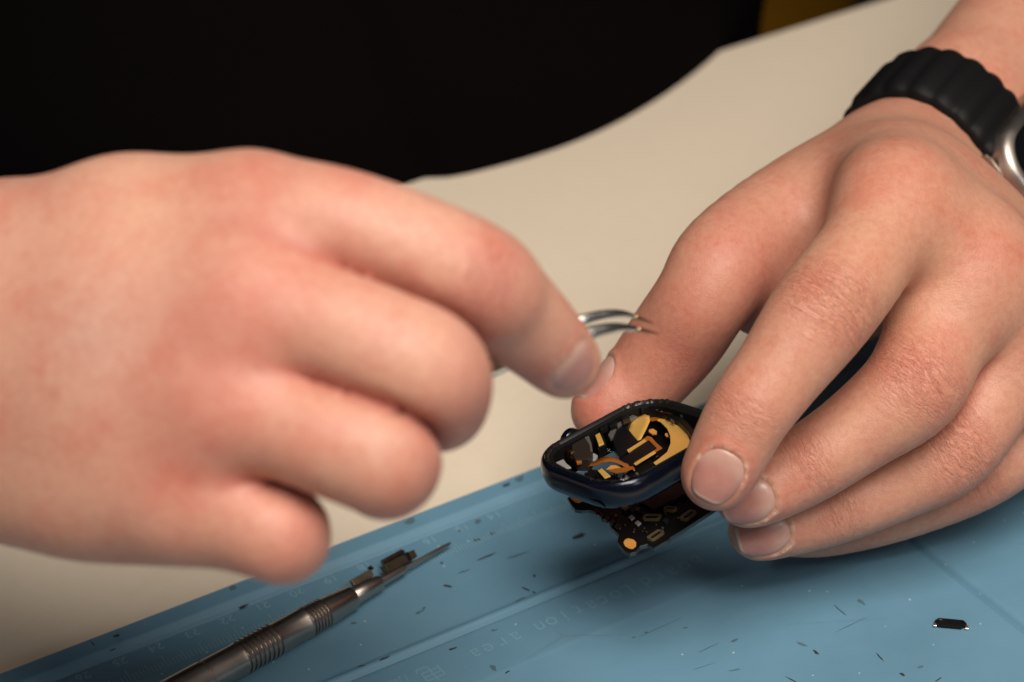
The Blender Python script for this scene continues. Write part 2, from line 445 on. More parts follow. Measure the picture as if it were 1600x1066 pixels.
# ---------------------------------------------------------------- hands
RH = Hand(
    palm=[[(1405, 262, 662, 14.5), (1400, 318, 590, 12.6)],
          [(1445, 308, 666, 14.5), (1512, 425, 598, 12.3)],
          [(1492, 352, 669, 14.5), (1602, 505, 611, 12)],
          [(1530, 398, 672, 14), (1665, 600, 624, 11.2)],
          [(1385, 275, 660, 14.5), (1300, 350, 632, 13)],
          # wrist and forearm
          [(1408, 272, 670, 18), (1503, 165, 694, 19), (1700, -50, 750, 25), (1900, -270, 800, 32)],
          [(1520, 385, 676, 18), (1608, 270, 700, 19), (1810, 60, 756, 26), (2010, -160, 806, 32)]],
    extra=[[(1290, 330, 648, 10), (1390, 345, 618, 8)], [(1210, 410, 644, 9), (1340, 425, 624, 7)], [(1188, 476, 632, 8), (1300, 462, 620, 8)],
           [(1406, 324, 599, 12.6), (1512, 430, 606, 12.4), (1600, 512, 619, 11.8), (1665, 602, 632, 11)],
           [(1404, 296, 628, 14.2), (1470, 362, 632, 14.5), (1545, 436, 637, 13.5), (1600, 500, 642, 12.5)]], kx=17., kf=11.,
    fingers={
        'index': [(1400, 318, 590, 12.6), (1348, 405, 576, 12.0), (1283, 490, 566, 12.1), (1217, 581, 563, 10.3), (1168, 649, 562, 9.6), (1133, 718, 564, 8.9), (1119, 744, 565, 8.1)],
        'middle': [(1512, 425, 600, 12.4), (1462, 530, 593, 12.4), (1424, 606, 587, 12.2), (1340, 673, 587, 10.2), (1260, 727, 587, 9.4), (1194, 762, 586, 8.6), (1166, 772, 586, 8.0)],
        'ring': [(1602, 505, 611, 12.0), (1552, 605, 607, 11.6), (1486, 700, 603, 11.1), (1400, 752, 604, 9.7), (1305, 792, 604, 9.1), (1215, 819, 603, 8.3), (1184, 828, 602, 7.4)],
        'pinky': [(1665, 600, 624, 11.2), (1600, 680, 624, 10.3), (1522, 740, 622, 9.7), (1400, 793, 622, 8.5), (1300, 819, 622, 7.9), (1240, 828, 621, 6.9)],
        'thumb': [(1385, 262, 660, 15), (1252, 320, 640, 13.6), (1141, 403, 620, 13.3), (1098, 467, 616, 12.1), (1055, 530, 622, 12.1), (1000, 598, 625, 10.6), (945, 641, 623, 8.8)],
    })
LH = Hand(
    palm=[[(20, 400, 486, 14.5), (385, 350, 470, 12.9)],
          [(10, 500, 480, 15), (395, 480, 458, 13)],
          [(10, 610, 480, 15), (345, 630, 458, 12.5)],
          [(20, 738, 484, 14.8), (270, 770, 466, 12.9)],
          [(40, 420, 505, 14), (300, 440, 500, 12)],
          [(30, 450, 500, 20), (-200, 420, 520, 21), (-700, 330, 640, 34)],
          [(30, 640, 500, 19), (-200, 610, 520, 20), (-700, 480, 640, 34)]],
    fingers={
        'index': [(385, 350, 470, 12.9), (480, 350, 464, 12.0), (590, 372, 462, 10.9), (735, 434, 466, 11.1), (790, 475, 476, 9.6), (836, 520, 486, 8.9), (882, 566, 497, 7.6)],
        'middle': [(395, 480, 458, 13), (500, 508, 454, 11.8), (600, 548, 452, 11.4), (670, 584, 455, 11.4), (684, 628, 474, 9.8), (685, 605, 500, 8.6), (690, 560, 512, 7.5)],
        'ring': [(345, 630, 458, 12.5), (470, 672, 452, 10.8), (540, 695, 450, 10.6), (598, 716, 452, 10.8), (596, 735, 470, 9.2), (560, 700, 492, 8.2), (520, 670, 502, 7.4)],
        'pinky': [(270, 765, 466, 12.6), (350, 800, 462, 10.8), (432, 828, 458, 9.8), (440, 845, 474, 8.4), (420, 820, 490, 7.8), (390, 790, 500, 7)],
        'thumb': [(180, 430, 505, 14), (430, 440, 512, 11.5), (600, 470, 520, 10.5), (680, 495, 522, 9.5), (762, 522, 520, 7.8)],
    }, kf=5.5, kx=10., groove=1.7, extra=[[(385, 352, 478, 12.6), (395, 485, 467, 13), (345, 630, 467, 12.5), (272, 762, 474, 12)],
                      [(200, 358, 481, 14.5), (200, 495, 474, 15.3), (185, 622, 474, 15.3), (150, 742, 478, 14.5)]])

class Nail:
    def __init__(s, hand, fk, px, py, d0, width, length, back=.5, roll=0, axis=None):
        s.hand = hand; row = hand.fin[fk]
        s.fk = fk; v = ray(px, py); t = d0
        for _ in range(80):
            d = float(hand.fd(fk, (EYE + v * t)[None])[0]); t += d * .8
            if d < .02: break
        c = EYE + v * t; s.c = c
        n = grad(lambda p: hand.fd(fk, p), c[None])[0]
        ax = nrm(row[-1][:3] - row[-6][:3]) if axis is None else nrm(axis)
        ax = nrm(ax - n * (ax @ n)); s.n = n; s.ax = ax; s.lat = np.cross(n, ax); s.w, s.l = width / 2, length / 2
    def lc(s, p):
        q = p - s.c; return q @ s.ax, q @ s.lat, q @ s.n
    def shape(s, a, b):
        """<0 inside the nail outline"""
        # a along finger, b across
        w_ = s.w * (1 - .10 * clamp_smooth(-a / s.l, 0, 1))
        x = np.abs(a) / s.l; y = np.abs(b) / w_
        e = np.where(a < 0, 2.9, 4.0)
        return ((x ** e + y ** e) ** (1 / e) - 1) * s.w
    def fold(s, p):
        out = np.zeros(len(p)); m_ = np.linalg.norm(p - s.c, axis=1) < s.l * 1.9
        if not m_.any(): return out
        out[m_] = s.fold_(p[m_]); return out
    def fold_(s, p):
        mk = np.clip(2.2 - np.abs(s.hand.fd(s.fk, p)), 0, 1)
        a, b, c = s.lc(p); near = mk * np.exp(-np.clip(c, -9, 9) ** 2 / 60) * (c > -7)
        sh = s.shape(a, b)
        prox = clamp_smooth(-a / s.l, -.9, .3)
        ridge = .42 * np.exp(-((sh - .8) / .75) ** 2) * (.35 + .65 * prox)
        sink = -.45 * clamp_smooth(-sh, -.3, .5) * (.4 + .6 * prox)
        groove = -.05 * np.exp(-((sh - .0) / .35) ** 2)
        return (ridge + sink + groove) * near
    def build(s, parent, name='fingernail'):
        NU, NV = 26, 22; V = []; C = []
        base = s.hand.sdf
        pts = []
        for i in range(NU + 1):
            for j in range(NV + 1):
                a = (i / NU * 2 - 1); b = (j / NV * 2 - 1)
                # square -> superellipse
                e = 2.9 if a < 0 else 4.0
                m_ = max(abs(a), abs(b)); r = (abs(a / m_) ** e + abs(b / m_) ** e) ** (1 / e) if m_ > 1e-6 else 1.0
                aa, bb = a / r, b / r
                w_ = s.w * (1 - .10 * float(clamp_smooth(np.array(-aa), 0, 1)))
                pts.append((aa * s.l, bb * w_, m_))
        A = np.array(pts)
        Rn = s.w * 1.16
        def march(av, bv):
            th = np.arcsin(np.clip(bv / Rn, -.97, .97))
            core = s.c - s.n * Rn + av[:, None] * s.ax
            out = s.n * np.cos(th)[:, None] + s.lat * np.sin(th)[:, None]
            p0 = core + out * (Rn + 5); t = np.zeros(len(av))
            for _ in range(50):
                d = s.hand.fd(s.fk, p0 - out * t[:, None]); t = t + np.clip(d, -1, 3) * .8
            return p0, -out, t
        p0, dr, t = march(A[:, 0], A[:, 1])
        lim = .35 * s.l
        _, _, t2 = march(np.minimum(A[:, 0], lim), A[:, 1])
        t = np.where(A[:, 0] > lim, np.minimum(t, t2 + .16 * (A[:, 0] - lim)), t)
        q = p0 + dr * t[:, None]
        m_ = A[:, 2]
        lift = .22 * (1 - m_ ** 6) - .45 * m_ ** 10
        # crosswise rounding + free edge slightly proud
        free = clamp_smooth(A[:, 0] / s.l, .80, 1.0)
        lift = lift + free * .35
        q = q - dr * lift[:, None]
        u = A[:, 0] / s.l; vv = A[:, 1] / s.w
        pink = np.array([.44, .200, .165]); pale = np.array([.53, .335, .275]); white = np.array([.58, .44, .35])
        edge = clamp_smooth(u + .10 * vv * vv, .88, .96)[:, None]; lun = clamp_smooth(-u + .45 * vv * vv, .10, .80)[:, None]
        rim = clamp_smooth(m_, .86, 1.0)[:, None]
        col = pink * (1 - lun * .75) + pale * lun * .75
        col = col * (1 - rim * .3) + pale * rim * .3
        col = col * (1 - edge) + white * edge
        F = [(i * (NV + 1) + j, i * (NV + 1) + j + 1, (i + 1) * (NV + 1) + j + 1, (i + 1) * (NV + 1) + j) for i in range(NU) for j in range(NV)]
        F = np.array(F)
        # orient outward
        n0 = np.cross(q[F[100][1]] - q[F[100][0]], q[F[100][3]] - q[F[100][0]])
        if n0 @ s.n < 0: F = F[:, ::-1]
        me = npmesh(name, q, F, NAIL)
        at = me.attributes.new('tone', 'FLOAT_COLOR', 'POINT'); at.data.foreach_set('color', np.hstack([col, np.ones((len(col), 1))]).astype(np.float32).ravel())
        o = link(name, me, None, parent)
        so = o.modifiers.new('thick', 'SOLIDIFY'); so.thickness = .45 * S; so.offset = -1
        return o

def biggest(V, F):
    lab = np.arange(len(V))
    while True:
        m_ = lab[F].min(1); new = lab.copy()
        for k in range(F.shape[1]): np.minimum.at(new, F[:, k], m_)
        new = new[new]; new = np.minimum(new, new[new])
        if (new == lab).all(): break
        lab = new
    r, c = np.unique(lab, return_counts=True); keep = lab == r[c.argmax()]
    idx = np.cumsum(keep) - 1; return V[keep], idx[F[keep[F[:, 0]]]]
def smooth_region(V, F, centers, it):
    w_ = np.zeros(len(V))
    for c, r in centers: w_ = np.maximum(w_, np.exp(-(np.linalg.norm(V - c, axis=1) / r) ** 4))
    w_[w_ < .02] = 0; act = np.where(w_ > 0)[0]
    if len(act) == 0: return V
    m_ = (w_[F] > 0).any(1); f = F[m_]; ids, inv = np.unique(f, return_inverse=True); inv = inv.reshape(f.shape)
    a = np.concatenate([inv[:, k] for k in range(4)] * 2); b = np.concatenate([inv[:, (k + 1) % 4] for k in range(4)] + [inv[:, (k + 3) % 4] for k in range(4)])
    n = len(ids); cnt = np.bincount(a, minlength=n).astype(float); X = V[ids].copy(); ww = w_[ids][:, None] * .6
    for _ in range(it):
        av = np.stack([np.bincount(a, X[b, k], minlength=n) for k in range(3)], 1) / cnt[:, None]
        X = X + ww * (av - X)
    V = V.copy(); V[ids] = X; return V
def finish(hand, h, lo, hi, knuckles, flush, veins=()):
    """knuckles: (px,py,d0,axis_to px,py,depth..., radius, strength)"""
    hand.nobase = hand.base
    hand.finrow = None
    for n in hand.nails: hand.disp.append(n.fold)
    V, F = surface(hand.sdf, lo, hi, h)
    V, F = biggest(V, F); V = laplace(V, F, 1, .35)
    V = smooth_region(V, F, [(pt3(c), c[3]) for c in knuckles], flush)
    return V, F

for f in ('index', 'middle', 'ring'): pass
RH.nobase = RH.base
RH.nails = [Nail(RH, 'index', 1121, 746, 480, 11.2, 13.6), Nail(RH, 'middle', 1168, 786, 500, 11.8, 13.4),
            Nail(RH, 'ring', 1194, 838, 500, 11.4, 13.4)]
LH.nobase = LH.base
LH.nails = [Nail(LH, 'index', 903, 577, 400, 11.6, 12.0)]
TH = Nail(RH, 'thumb', 940, 594, 500, 13, 14)
TH.n = nrm(nrm(P(920, 585, 600) - P(955, 618, 600)) + .22 * nrm(EYE - TH.c)); _a = nrm(P(905, 655, 603) - P(990, 570, 606)); _a = nrm(_a - TH.n * (_a @ TH.n)); TH.ax = _a; TH.lat = np.cross(TH.n, _a)
_q = RH.fin['thumb'][-3][:3]; TH.c = _q + TH.n * 8.6
RH.nails.append(TH)

def knuckle_data(hand, V, ks):
    """ks: (finger, index in chain (0..), half length mm, strength, redness)"""
    n = len(V); uv = np.zeros((n, 3)); km = np.zeros(n); fl = np.zeros(n); best = np.full(n, 1e9)
    for fi, (fk, t, hl, st, red) in enumerate(ks):
        row = hand.fin[fk]; i = int(t * 5); c = row[i][:3]; r = row[i][3]
        ax = nrm(row[min(i + 3, len(row) - 1)][:3] - row[max(i - 3, 0)][:3])
        # dorsal side: away from the bend, else towards the lens
        o = EYE - c; o = nrm(o - ax * (o @ ax)); lat = np.cross(ax, o)
        q = V - c; a = q @ ax; b = q @ lat; d_ = q @ o; rad = np.sqrt(b * b + d_ * d_)
        on = np.exp(-(np.abs(a) / hl) ** 2.4) * np.clip(d_ / r, 0, 1) ** .7 * np.exp(-np.clip(rad / r - 1.25, 0, 9) * 6)
        dist = np.sqrt(a * a + rad * rad); cl = (dist < best) & (on > .02); best = np.where(cl, dist, best)
        uv[cl] = np.stack([a, b * 1.0 + fi * 37., d_ * .2 + fi * 11.], 1)[cl]
        km = np.maximum(km, on * st); fl = np.maximum(fl, on * red)
    return uv, km, fl
def paint(me, V, uv, km, fl, spots, nails=(), tint=(1, 1, 1), hand=None):
    base = np.array([.560, .286, .197]); red = np.array([.520, .172, .125]); yel = np.array([.600, .330, .210])
    f = np.clip(fl, 0, 1)[:, None]; col = base * (1 - f) + red * f
    for (c, r, st, kind) in spots:
        d = np.linalg.norm(V - c, axis=1); g_ = (np.exp(-(d / r) ** 2) * st)[:, None]
        tc = {'red': red, 'yel': yel, 'dark': np.array([.36, .13, .08]), 'blue': np.array([.50, .33, .27])}[kind]
        col = col * (1 - g_) + tc * g_
    g_ = (hand.crease(V) * .8)[:, None]; col = col * (1 - g_) + np.array([.40, .115, .08]) * g_  # redder skin in the finger creases, with their shade painted in
    col = col * np.array(tint)
    for nl in nails:
        q = V - nl.c; m_ = np.linalg.norm(q, axis=1) < nl.l * 1.8
        a, b, c = nl.lc(V[m_]); sh = nl.shape(a, b)
        nz = np.array([noise.noise(Vector(x) * .9) for x in V[m_]])
        cu = np.exp(-((sh - .45) / .32) ** 2) * clamp_smooth(-a / nl.l, -.5, .5) * (c > -5) * np.clip(.30 + 1.2 * nz, 0, .85)
        pk = np.exp(-((sh - 1.8) / 1.2) ** 2) * (c > -6) * .35
        cc = col[m_]; pk = pk[:, None]; cu = np.clip(cu, 0, 1)[:, None]
        cc = cc * (1 - pk) + red * pk; col[m_] = cc * (1 - cu) + np.array([.70, .54, .43]) * cu
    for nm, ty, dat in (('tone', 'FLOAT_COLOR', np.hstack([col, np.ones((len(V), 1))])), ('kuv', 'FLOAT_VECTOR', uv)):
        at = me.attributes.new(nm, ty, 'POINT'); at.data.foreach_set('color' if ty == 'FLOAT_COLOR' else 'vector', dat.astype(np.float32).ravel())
    at = me.attributes.new('kmask', 'FLOAT', 'POINT'); at.data.foreach_set('value', km.astype(np.float32))

def bounds(hand, pad, pts):
    A = np.array([pt3(q) for q in pts]); return A.min(0) - pad, A.max(0) + pad
person = empty('person', (150, 900, 0))
tag(person, 'person in a black shirt holding tweezers and an opened watch case over the mat', 'person')

def auto_bounds(hand, far):
    A = np.vstack([r[:, :3] for r in hand.fin.values()] + [np.array([g[0], g[1]]) for c in hand.pal[:5] for g in c] + [np.array([pt3(q) for q in far])])
    return A.min(0) - 17, A.max(0) + 17
RHlo, RHhi = auto_bounds(RH, [(1800, -150, 775), (1900, -40, 780)])
VR, FR = finish(RH, .9, RHlo, RHhi, [(1450, 270, 640, 33), (1560, 400, 630, 27), (1405, 300, 588, 21), (1590, 480, 620, 22), (1380, 215, 655, 22)], 260)
LHlo, LHhi = auto_bounds(LH, [(-420, 380, 560), (-420, 560, 560)])
VL, FL = finish(LH, 1.25, LHlo, LHhi, [(110, 520, 470, 50), (235, 420, 464, 27), (215, 640, 464, 26), (-120, 500, 500, 60)], 80)
KR = [('index', 2, 11, 1.0, .45), ('index', 4, 6, .6, .25), ('middle', 2, 10.5, .9, .5), ('middle', 4, 6, .6, .3),
      ('ring', 2, 10, .9, .4), ('ring', 4, 6, .7, .3), ('pinky', 2, 8, .7, .35), ('pinky', 4, 5, .5, .25), ('thumb', 4, 8, .10, .3)]
KL = [('index', 3, 8, .9, .55), ('middle', 3, 9, .6, .4), ('ring', 3, 9, .5, .35), ('pinky', 2, 7, .4, .35), ('index', 5, 5, .6, .2)]
uvR, kmR, flR = knuckle_data(RH, VR, KR); uvL, kmL, flL = knuckle_data(LH, VL, KL)
spots = []
def sp(hand, px, py, r, st, kind, d0): spots.append((hand.hit(px, py, d0, d0 + 300), r, st, kind))
sp(RH, 1412, 262, 13, .5, 'red', 480); sp(RH, 1540, 385, 12, .45, 'red', 480); sp(RH, 1110, 740, 12, .3, 'red', 480)
sp(RH, 1330, 380, 18, .35, 'yel', 480); sp(RH, 1470, 330, 22, .35, 'yel', 480); sp(RH, 1440, 470, 16, .3, 'yel', 480)
sp(RH, 1050, 590, 22, .45, 'red', 480); sp(RH, 1190, 420, 20, .4, 'red', 480); sp(RH, 930, 650, 15, .4, 'red', 480)
sp(LH, 385, 290, 11, .5, 'red', 380); sp(LH, 560, 300, 7, .4, 'red', 380); sp(LH, 390, 450, 14, .4, 'red', 380); sp(LH, 320, 560, 12, .2, 'red', 380)
sp(LH, 300, 620, 16, .3, 'red', 380); sp(LH, 285, 740, 15, .4, 'red', 380); sp(LH, 250, 300, 20, .3, 'yel', 380)
sp(LH, 150, 520, 12, .3, 'blue', 380); sp(LH, 84, 614, 1.1, .6, 'dark', 380); sp(LH, 118, 634, .8, .4, 'dark', 380); sp(LH, 480, 830, 10, .3, 'red', 380)
for hand, V, F, uv, km, fl in ((RH, VR, FR, uvR, kmR, flR), (LH, VL, FL, uvL, kmL, flL)):
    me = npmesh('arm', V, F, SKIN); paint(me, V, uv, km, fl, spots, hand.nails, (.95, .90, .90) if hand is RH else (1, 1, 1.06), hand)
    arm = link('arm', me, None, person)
    for nl in hand.nails: nl.build(arm)

# ---------------------------------------------------------------- table, mat
tb = tag(empty('table', M(100, 200, -2.5)), 'cream laminate work table under the blue mat', 'table')
fr = Fr(M(0, 0, 0), nrm(M(1, 0) - M(0, 0)), nrm(M(0, 1) - M(0, 0)), (0, 0, 1))
TZ = -2.5
TE = MI(G(1250, 42, TZ))                      # far edge of the table
ed = MI(G(1400, 3, TZ)); print('table edge', TE, ed)
v_e = (TE[1] + ed[1]) / 2 + 3
top = prism('tabletop', rrect(1500, v_e + 300, 12, 4, 150, (v_e - 300) / 2), fr, TZ - 24, TZ, TABLE, tb)
bevel(top, 1.5)
for a, b in ((-550, -250), (850, -250), (-550, v_e - 60), (850, v_e - 60)):
    box('leg', fr, a - 22, a + 22, b - 22, b + 22, TZ - 740, TZ - 24.2, GUND, tb, 2)
fl_ = mesh('floor', [(-3000, -2000, TZ - 742), (4000, -2000, TZ - 742), (4000, 5000, TZ - 742), (-3000, 5000, TZ - 742)], [(0, 1, 2, 3)], plain('dark_floor', (.0025, .0025, .003), .8)); tag(fl_, kind='structure')

def silicone_mat():
    U0, U1, V1, V0 = -140, 330, 10.4, -190
    lines_v = [(-.2, 'step')]
    # heights over a grid of u and v positions; ridges are raised lips
    us = sorted(set([U0, U1] + [187.6 + x for x in (-1.2, 0, 1.2)] + [207.3 + x for x in np.arange(-4, 4, .35)] + list(np.arange(U0 + 1, U1, 12))))
    EV = 4.2; RV = -38.6; TV = -58.0
    vs = sorted(set([V0, V1] + [EV + x for x in np.arange(-4.2, 2.6, .3)] + [RV + x for x in np.arange(-3, 4.5, .3)] + [TV + x for x in (-.8, 0, .8)] + list(np.arange(V0 + 1, V1 - 1, 12))))
    def hgt(u, v):
        h = 0.
        h += 1.3 * clamp_smooth(np.array(v), EV - 1.6, EV + 1.0)                 # raised border
        h -= .9 * math.exp(-((v - (EV - 2.0)) / .6) ** 2)
        if u < 207.3:
            h += .55 * math.exp(-((v - RV - 1.4) / 1.1) ** 2) - .95 * math.exp(-((v - RV + .4) / .62) ** 2)
        if u < 188: h += -.28 * float(clamp_smooth(np.array(-v), -TV - .5, -TV + .5)) * float(clamp_smooth(np.array(-u), -188, -187))
        h += .7 * float(clamp_smooth(np.array(u), 207.3 - 1.0, 207.3 + 1.0)) * (1 if v < EV else 0)
        h -= .9 * math.exp(-((u - 206.0) / .6) ** 2) * (1 if v < EV else 0)
        return float(h)
    V = [fr(u, v, hgt(u, v)) for u in us for v in vs]; nv = len(vs)
    F = [(i * nv + j, (i + 1) * nv + j, (i + 1) * nv + j + 1, i * nv + j + 1) for i in range(len(us) - 1) for j in range(nv - 1)]
    base = len(V)
    rim = [i * nv for i in range(len(us))] + [(len(us) - 1) * nv + j for j in range(1, nv)] + [i * nv + nv - 1 for i in range(len(us) - 2, -1, -1)] + [j for j in range(nv - 2, 0, -1)]
    for r in rim:
        q = V[r].copy(); q[2] = TZ + .01; V.append(q)
    n = len(rim)
    F += [(rim[k], base + k, base + (k + 1) % n, rim[(k + 1) % n]) for k in range(n)]
    root = tag(empty('silicone_mat', M(100, -60, TZ)), 'blue silicone repair mat with moulded ridges, ruler and upside-down lettering', 'mat')
    sh = mesh('sheet', V, F, MATM, root)
    m = sh.modifiers.new('es', 'EDGE_SPLIT'); m.split_angle = math.radians(50)
    RAISED = plain('moulded_silicone', (.155, .305, .395), .5, 0, .4); RULE = plain('moulded_ruler', (.205, .365, .455), .5, 0, .4)
    def text(name, s_, u, v, size, z, sx=1.0, mono=True, mat=RAISED, outline=False):
        cu = bpy.data.curves.new('t', 'FONT'); cu.body = s_; cu.size = size; cu.align_x = 'CENTER'; cu.align_y = 'CENTER'
        cu.extrude = .06; cu.offset = -.02 * size / 4
        ob = bpy.data.objects.new('t', cu); COL.objects.link(ob)
        dg = bpy.context.evaluated_depsgraph_get(); dg.update(); me = bpy.data.meshes.new_from_object(ob.evaluated_get(dg))
        COL.objects.unlink(ob); bpy.data.objects.remove(ob)
        co = np.empty(len(me.vertices) * 3); me.vertices.foreach_get('co', co); co = co.reshape(-1, 3)
        q = np.array([fr(u - a * sx, v - b, z + c) for a, b, c in co]) * S
        me.vertices.foreach_set('co', q.ravel()); me.update(); me.materials.clear()
        return link(name, me, mat, root, False)
    for k in range(14, 34):
        text('ruler_number', str(k), (26 - k) * 10, -.6, 3.9, .10, 1.05, mat=RULE)
    # ruler ticks joined: far more than 300 hairlines
    V = []; F = []
    for i in range(-60, 180):
        u = i * 1.0 - 0.3; L = 4.6 if i % 10 == 0 else (3.6 if i % 5 == 0 else 2.6)
        z0, z1 = 0.0, .14; a, b = u - .11, u + .11; v0, v1 = -9.3, -9.3 + L
        k = len(V); V += [fr(a, v0, z0), fr(b, v0, z0), fr(b, v1, z0), fr(a, v1, z0), fr(a, v0, z1), fr(b, v0, z1), fr(b, v1, z1), fr(a, v1, z1)]
        F += [(k + 4, k + 5, k + 6, k + 7), (k, k + 1, k + 5, k + 4), (k + 1, k + 2, k + 6, k + 5), (k + 2, k + 3, k + 7, k + 6), (k + 3, k, k + 4, k + 7)]
    tk = mesh('ruler_ticks', V, F, RULE, root, False); tag(tk, kind='stuff')
    W = {'area': [(804, 993), (783, 1001), (762, 1011), (741, 1019)],
         'Location': [(981, 922), (961, 928), (941, 936), (921, 943), (901, 951), (881, 961), (860, 969), (842, 977)],
         'board': [(1088, 876), (1069, 884), (1050, 893), (1031, 901), (1012, 910)]}
    for wd, pos in W.items():
        for ch, (x, y) in zip(wd, pos):
            u, v = MI(G(x, y)); text('raised_letter', ch, u, -47.6 if ch in 'Lbdti' else -48.1, 6.6, .03, .95)
    u, v = MI(G(673, 1050)); text('raised_letter', '电', u, v, 7.5, .02)
    u, v = MI(G(622, 1071)); text('raised_letter', '脑', u, v, 7.5, .02)
    # scorched crumbs and dashes pressed into the silicone
    marks = [(707, 1014, 16, 3, .3), (771, 1044, 9, 4, -.5), (793, 1049, 9, 3, .5), (812, 940, 15, 3, .55), (822, 921, 14, 2.5, -.45), (835, 926, 8, 2, -.4), (655, 957, 12, 2, .5),
             (663, 950, 6, 2, .4), (553, 974, 8, 2, .2), (566, 1043, 14, 2, .2), (600, 1032, 18, 3, .4), (772, 985, 10, 1.5, .2), (725, 893, 22, 1.5, .3), (808, 868, 30, 2, .3), (760, 870, 30, 3, .4),
             (700, 916, 14, 4, -.1), (1147, 1046, 14, 1.5, .15), (1275, 1018, 10, 4, -.6), (1253, 1006, 14, 2, -.4), (1410, 1053, 10, 4, -.5), (1312, 952, 26, 1.5, -.7), (1345, 939, 12, 3, -.6),
             (1375, 1026, 16, 3, -.8), (1438, 1041, 10, 2, .2), (1467, 1060, 14, 2, .6), (1237, 1061, 22, 2, -.5), (1147, 1000, 10, 2, .4), (1105, 1012, 40, .8, .45), (1330, 975, 40, .8, .45),
             (1071, 980, 8, 1, .1), (1010, 987, 6, 1.5, .1), (990, 995, 5, 1.2, .2), (380, 945, 16, 6, .3), (365, 925, 10, 4, .1), (183, 1000, 12, 4, .2), (146, 1012, 10, 1.5, -.8), (178, 1018, 9, 2, .4),
             (791, 764, 12, 5, .4), (812, 755, 12, 5, .4), (745, 844, 12, 4, .2), (769, 834, 9, 3, .2), (747, 815, 9, 4, .3), (720, 830, 8, 3, 0), (642, 820, 16, 5, .3), (905, 838, 24, 7, .4), (690, 880, 6, 3, 0), (1030, 980, 60, .7, .42), (835, 900, 4, 4, 0), (1100, 1040, 30, .7, .3)]
    V = []; F = []
    rnd = random.Random(3)
    for mi, (x, y, L, wd, an) in enumerate(marks):
        if mi % 5 in (1, 3): L, wd = L * 1.3, wd * 1.8
        n = 11; k = len(V); c0 = None
        ring = []
        for i in range(n):
            t = 2 * math.pi * i / n; rr = 1 + rnd.uniform(-.35, .3)
            ax_, ay_ = L / 2 * math.cos(t) * rr, wd / 2 * math.sin(t) * rr
            ring.append((x + ax_ * math.cos(an) + ay_ * math.sin(an), y - ax_ * math.sin(an) + ay_ * math.cos(an)))
        cz = G(x, y); u, v = MI(cz); hz = hgt(u, v)
        for (a, b) in ring:
            g = G(a, b); V.append((g[0], g[1], hz + .04))
        V.append((cz[0], cz[1], hz + .16)); F += [(k + n, k + i, k + (i + 1) % n) for i in range(n)]
    mk = mesh('scorch_marks', V, F, plain('scorch', (.02, .024, .026), .8), root); tag(mk, kind='stuff')
    mk.data.materials.append(plain('scuff', (.062, .125, .16), .8))
    for p_ in mk.data.polygons: p_.material_index = 1 if (p_.index // 11) % 5 in (1, 3) else 0
    mk.data.polygons.foreach_set('use_smooth', [True] * len(mk.data.polygons))
    return hgt
MH = silicone_mat()

# ---------------------------------------------------------------- smartwatch housing held open side up
def D3(r, dn, f): return nrm(_R * r - _U * dn + _f * f)
cL = D3(.80, -.40, .58); cS = D3(.64, .20, -.75); cS = nrm(cS - cL * (cS @ cL)); cN = np.cross(cL, cS)
if cN @ np.array([0, 0, 1.]) < 0: cN = -cN
CC = P(992, 709, 590)
case = Fr(CC, cL, cS, cN)
def onp(px, py, z=0.):
    v = ray(px, py); o = CC + cN * z; t = ((o - EYE) @ cN) / (v @ cN); q = EYE + v * t - CC
    return (float(q @ cL), float(q @ cS))
def z8(pts, z): return [onp(840 + .2439 * x, 610 + .2439 * y, z) for x, y in pts]
hs = tag(empty('smartwatch_housing', CC), 'opened midnight-blue smartwatch case with gold flex cables, held between thumb and finger', 'watch case')
LW, SW, CRD = 43.0, 34.6, 11.0
def loft(name, prof, mat, parent, w_=LW, h_=SW, r_=CRD, n=12, f=case, closed=True):
    rings = [rrect(w_ - 2 * i, h_ - 2 * i, max(r_ - i, .6), n) for i, z in prof]; m_ = len(rings[0]); V = []; F = []
    for (i, z), rg in zip(prof, rings): V += [f(a, b, z) for a, b in rg]
    K = len(prof)
    for k in range(K if closed else K - 1):
        for j in range(m_):
            F.append((k * m_ + j, k * m_ + (j + 1) % m_, ((k + 1) % K) * m_ + (j + 1) % m_, ((k + 1) % K) * m_ + j))
    o = mesh(name, V, F, mat, parent)
    bm = bmesh.new(); bm.from_mesh(o.data); bmesh.ops.recalc_face_normals(bm, faces=bm.faces); bm.to_mesh(o.data); bm.free()
    m = o.modifiers.new('es', 'EDGE_SPLIT'); m.split_angle = math.radians(55)
    return o
prof = [(2.3, 3.7), (2.0, 4.25), (1.5, 4.5), (.85, 4.3), (.35, 3.6), (.08, 2.5), (0, 1.2), (.02, 0.), (.2, -1.4), (.65, -2.8), (1.3, -3.7), (2.2, -4.3), (3.4, -4.6), (5.2, -4.7), (5.2, -4.2), (3.3, -4.0), (3.1, 3.0)]
prof = [(i, z * (.88 if z > 0 else .84)) for i, z in prof]
loft('case_frame', prof, NAVY, hs)
loft('inner_wall', [(2.15, 3.6), (3.3, 3.0), (3.6, -3.8), (3.0, -3.8), (2.9, 2.6), (2.1, 3.3)], plain('inner_black', (.004, .004, .004), .5, 0, .2), hs)
gk = loft('gasket', [(2.5, 3.3), (2.1, 3.95), (1.45, 4.12), (1.2, 3.95)], plain('adhesive_black', (.007, .007, .007), .35), hs, n=60)
for v_ in gk.data.vertices:
    nn = noise.noise(v_.co * 1100); v_.co += Vector(cN) * (nn * .42 * S)
# crown on the far long side
ca, cb = onp(884, 687, 0.5)
lathe('crown', case(ca, -SW / 2 - 2.4, .6), cS, [(0, 2.6), (.25, 3.1), (.6, 3.35), (2.2, 3.35), (2.5, 3.0), (2.9, 2.4)], NAVY, hs, 40)
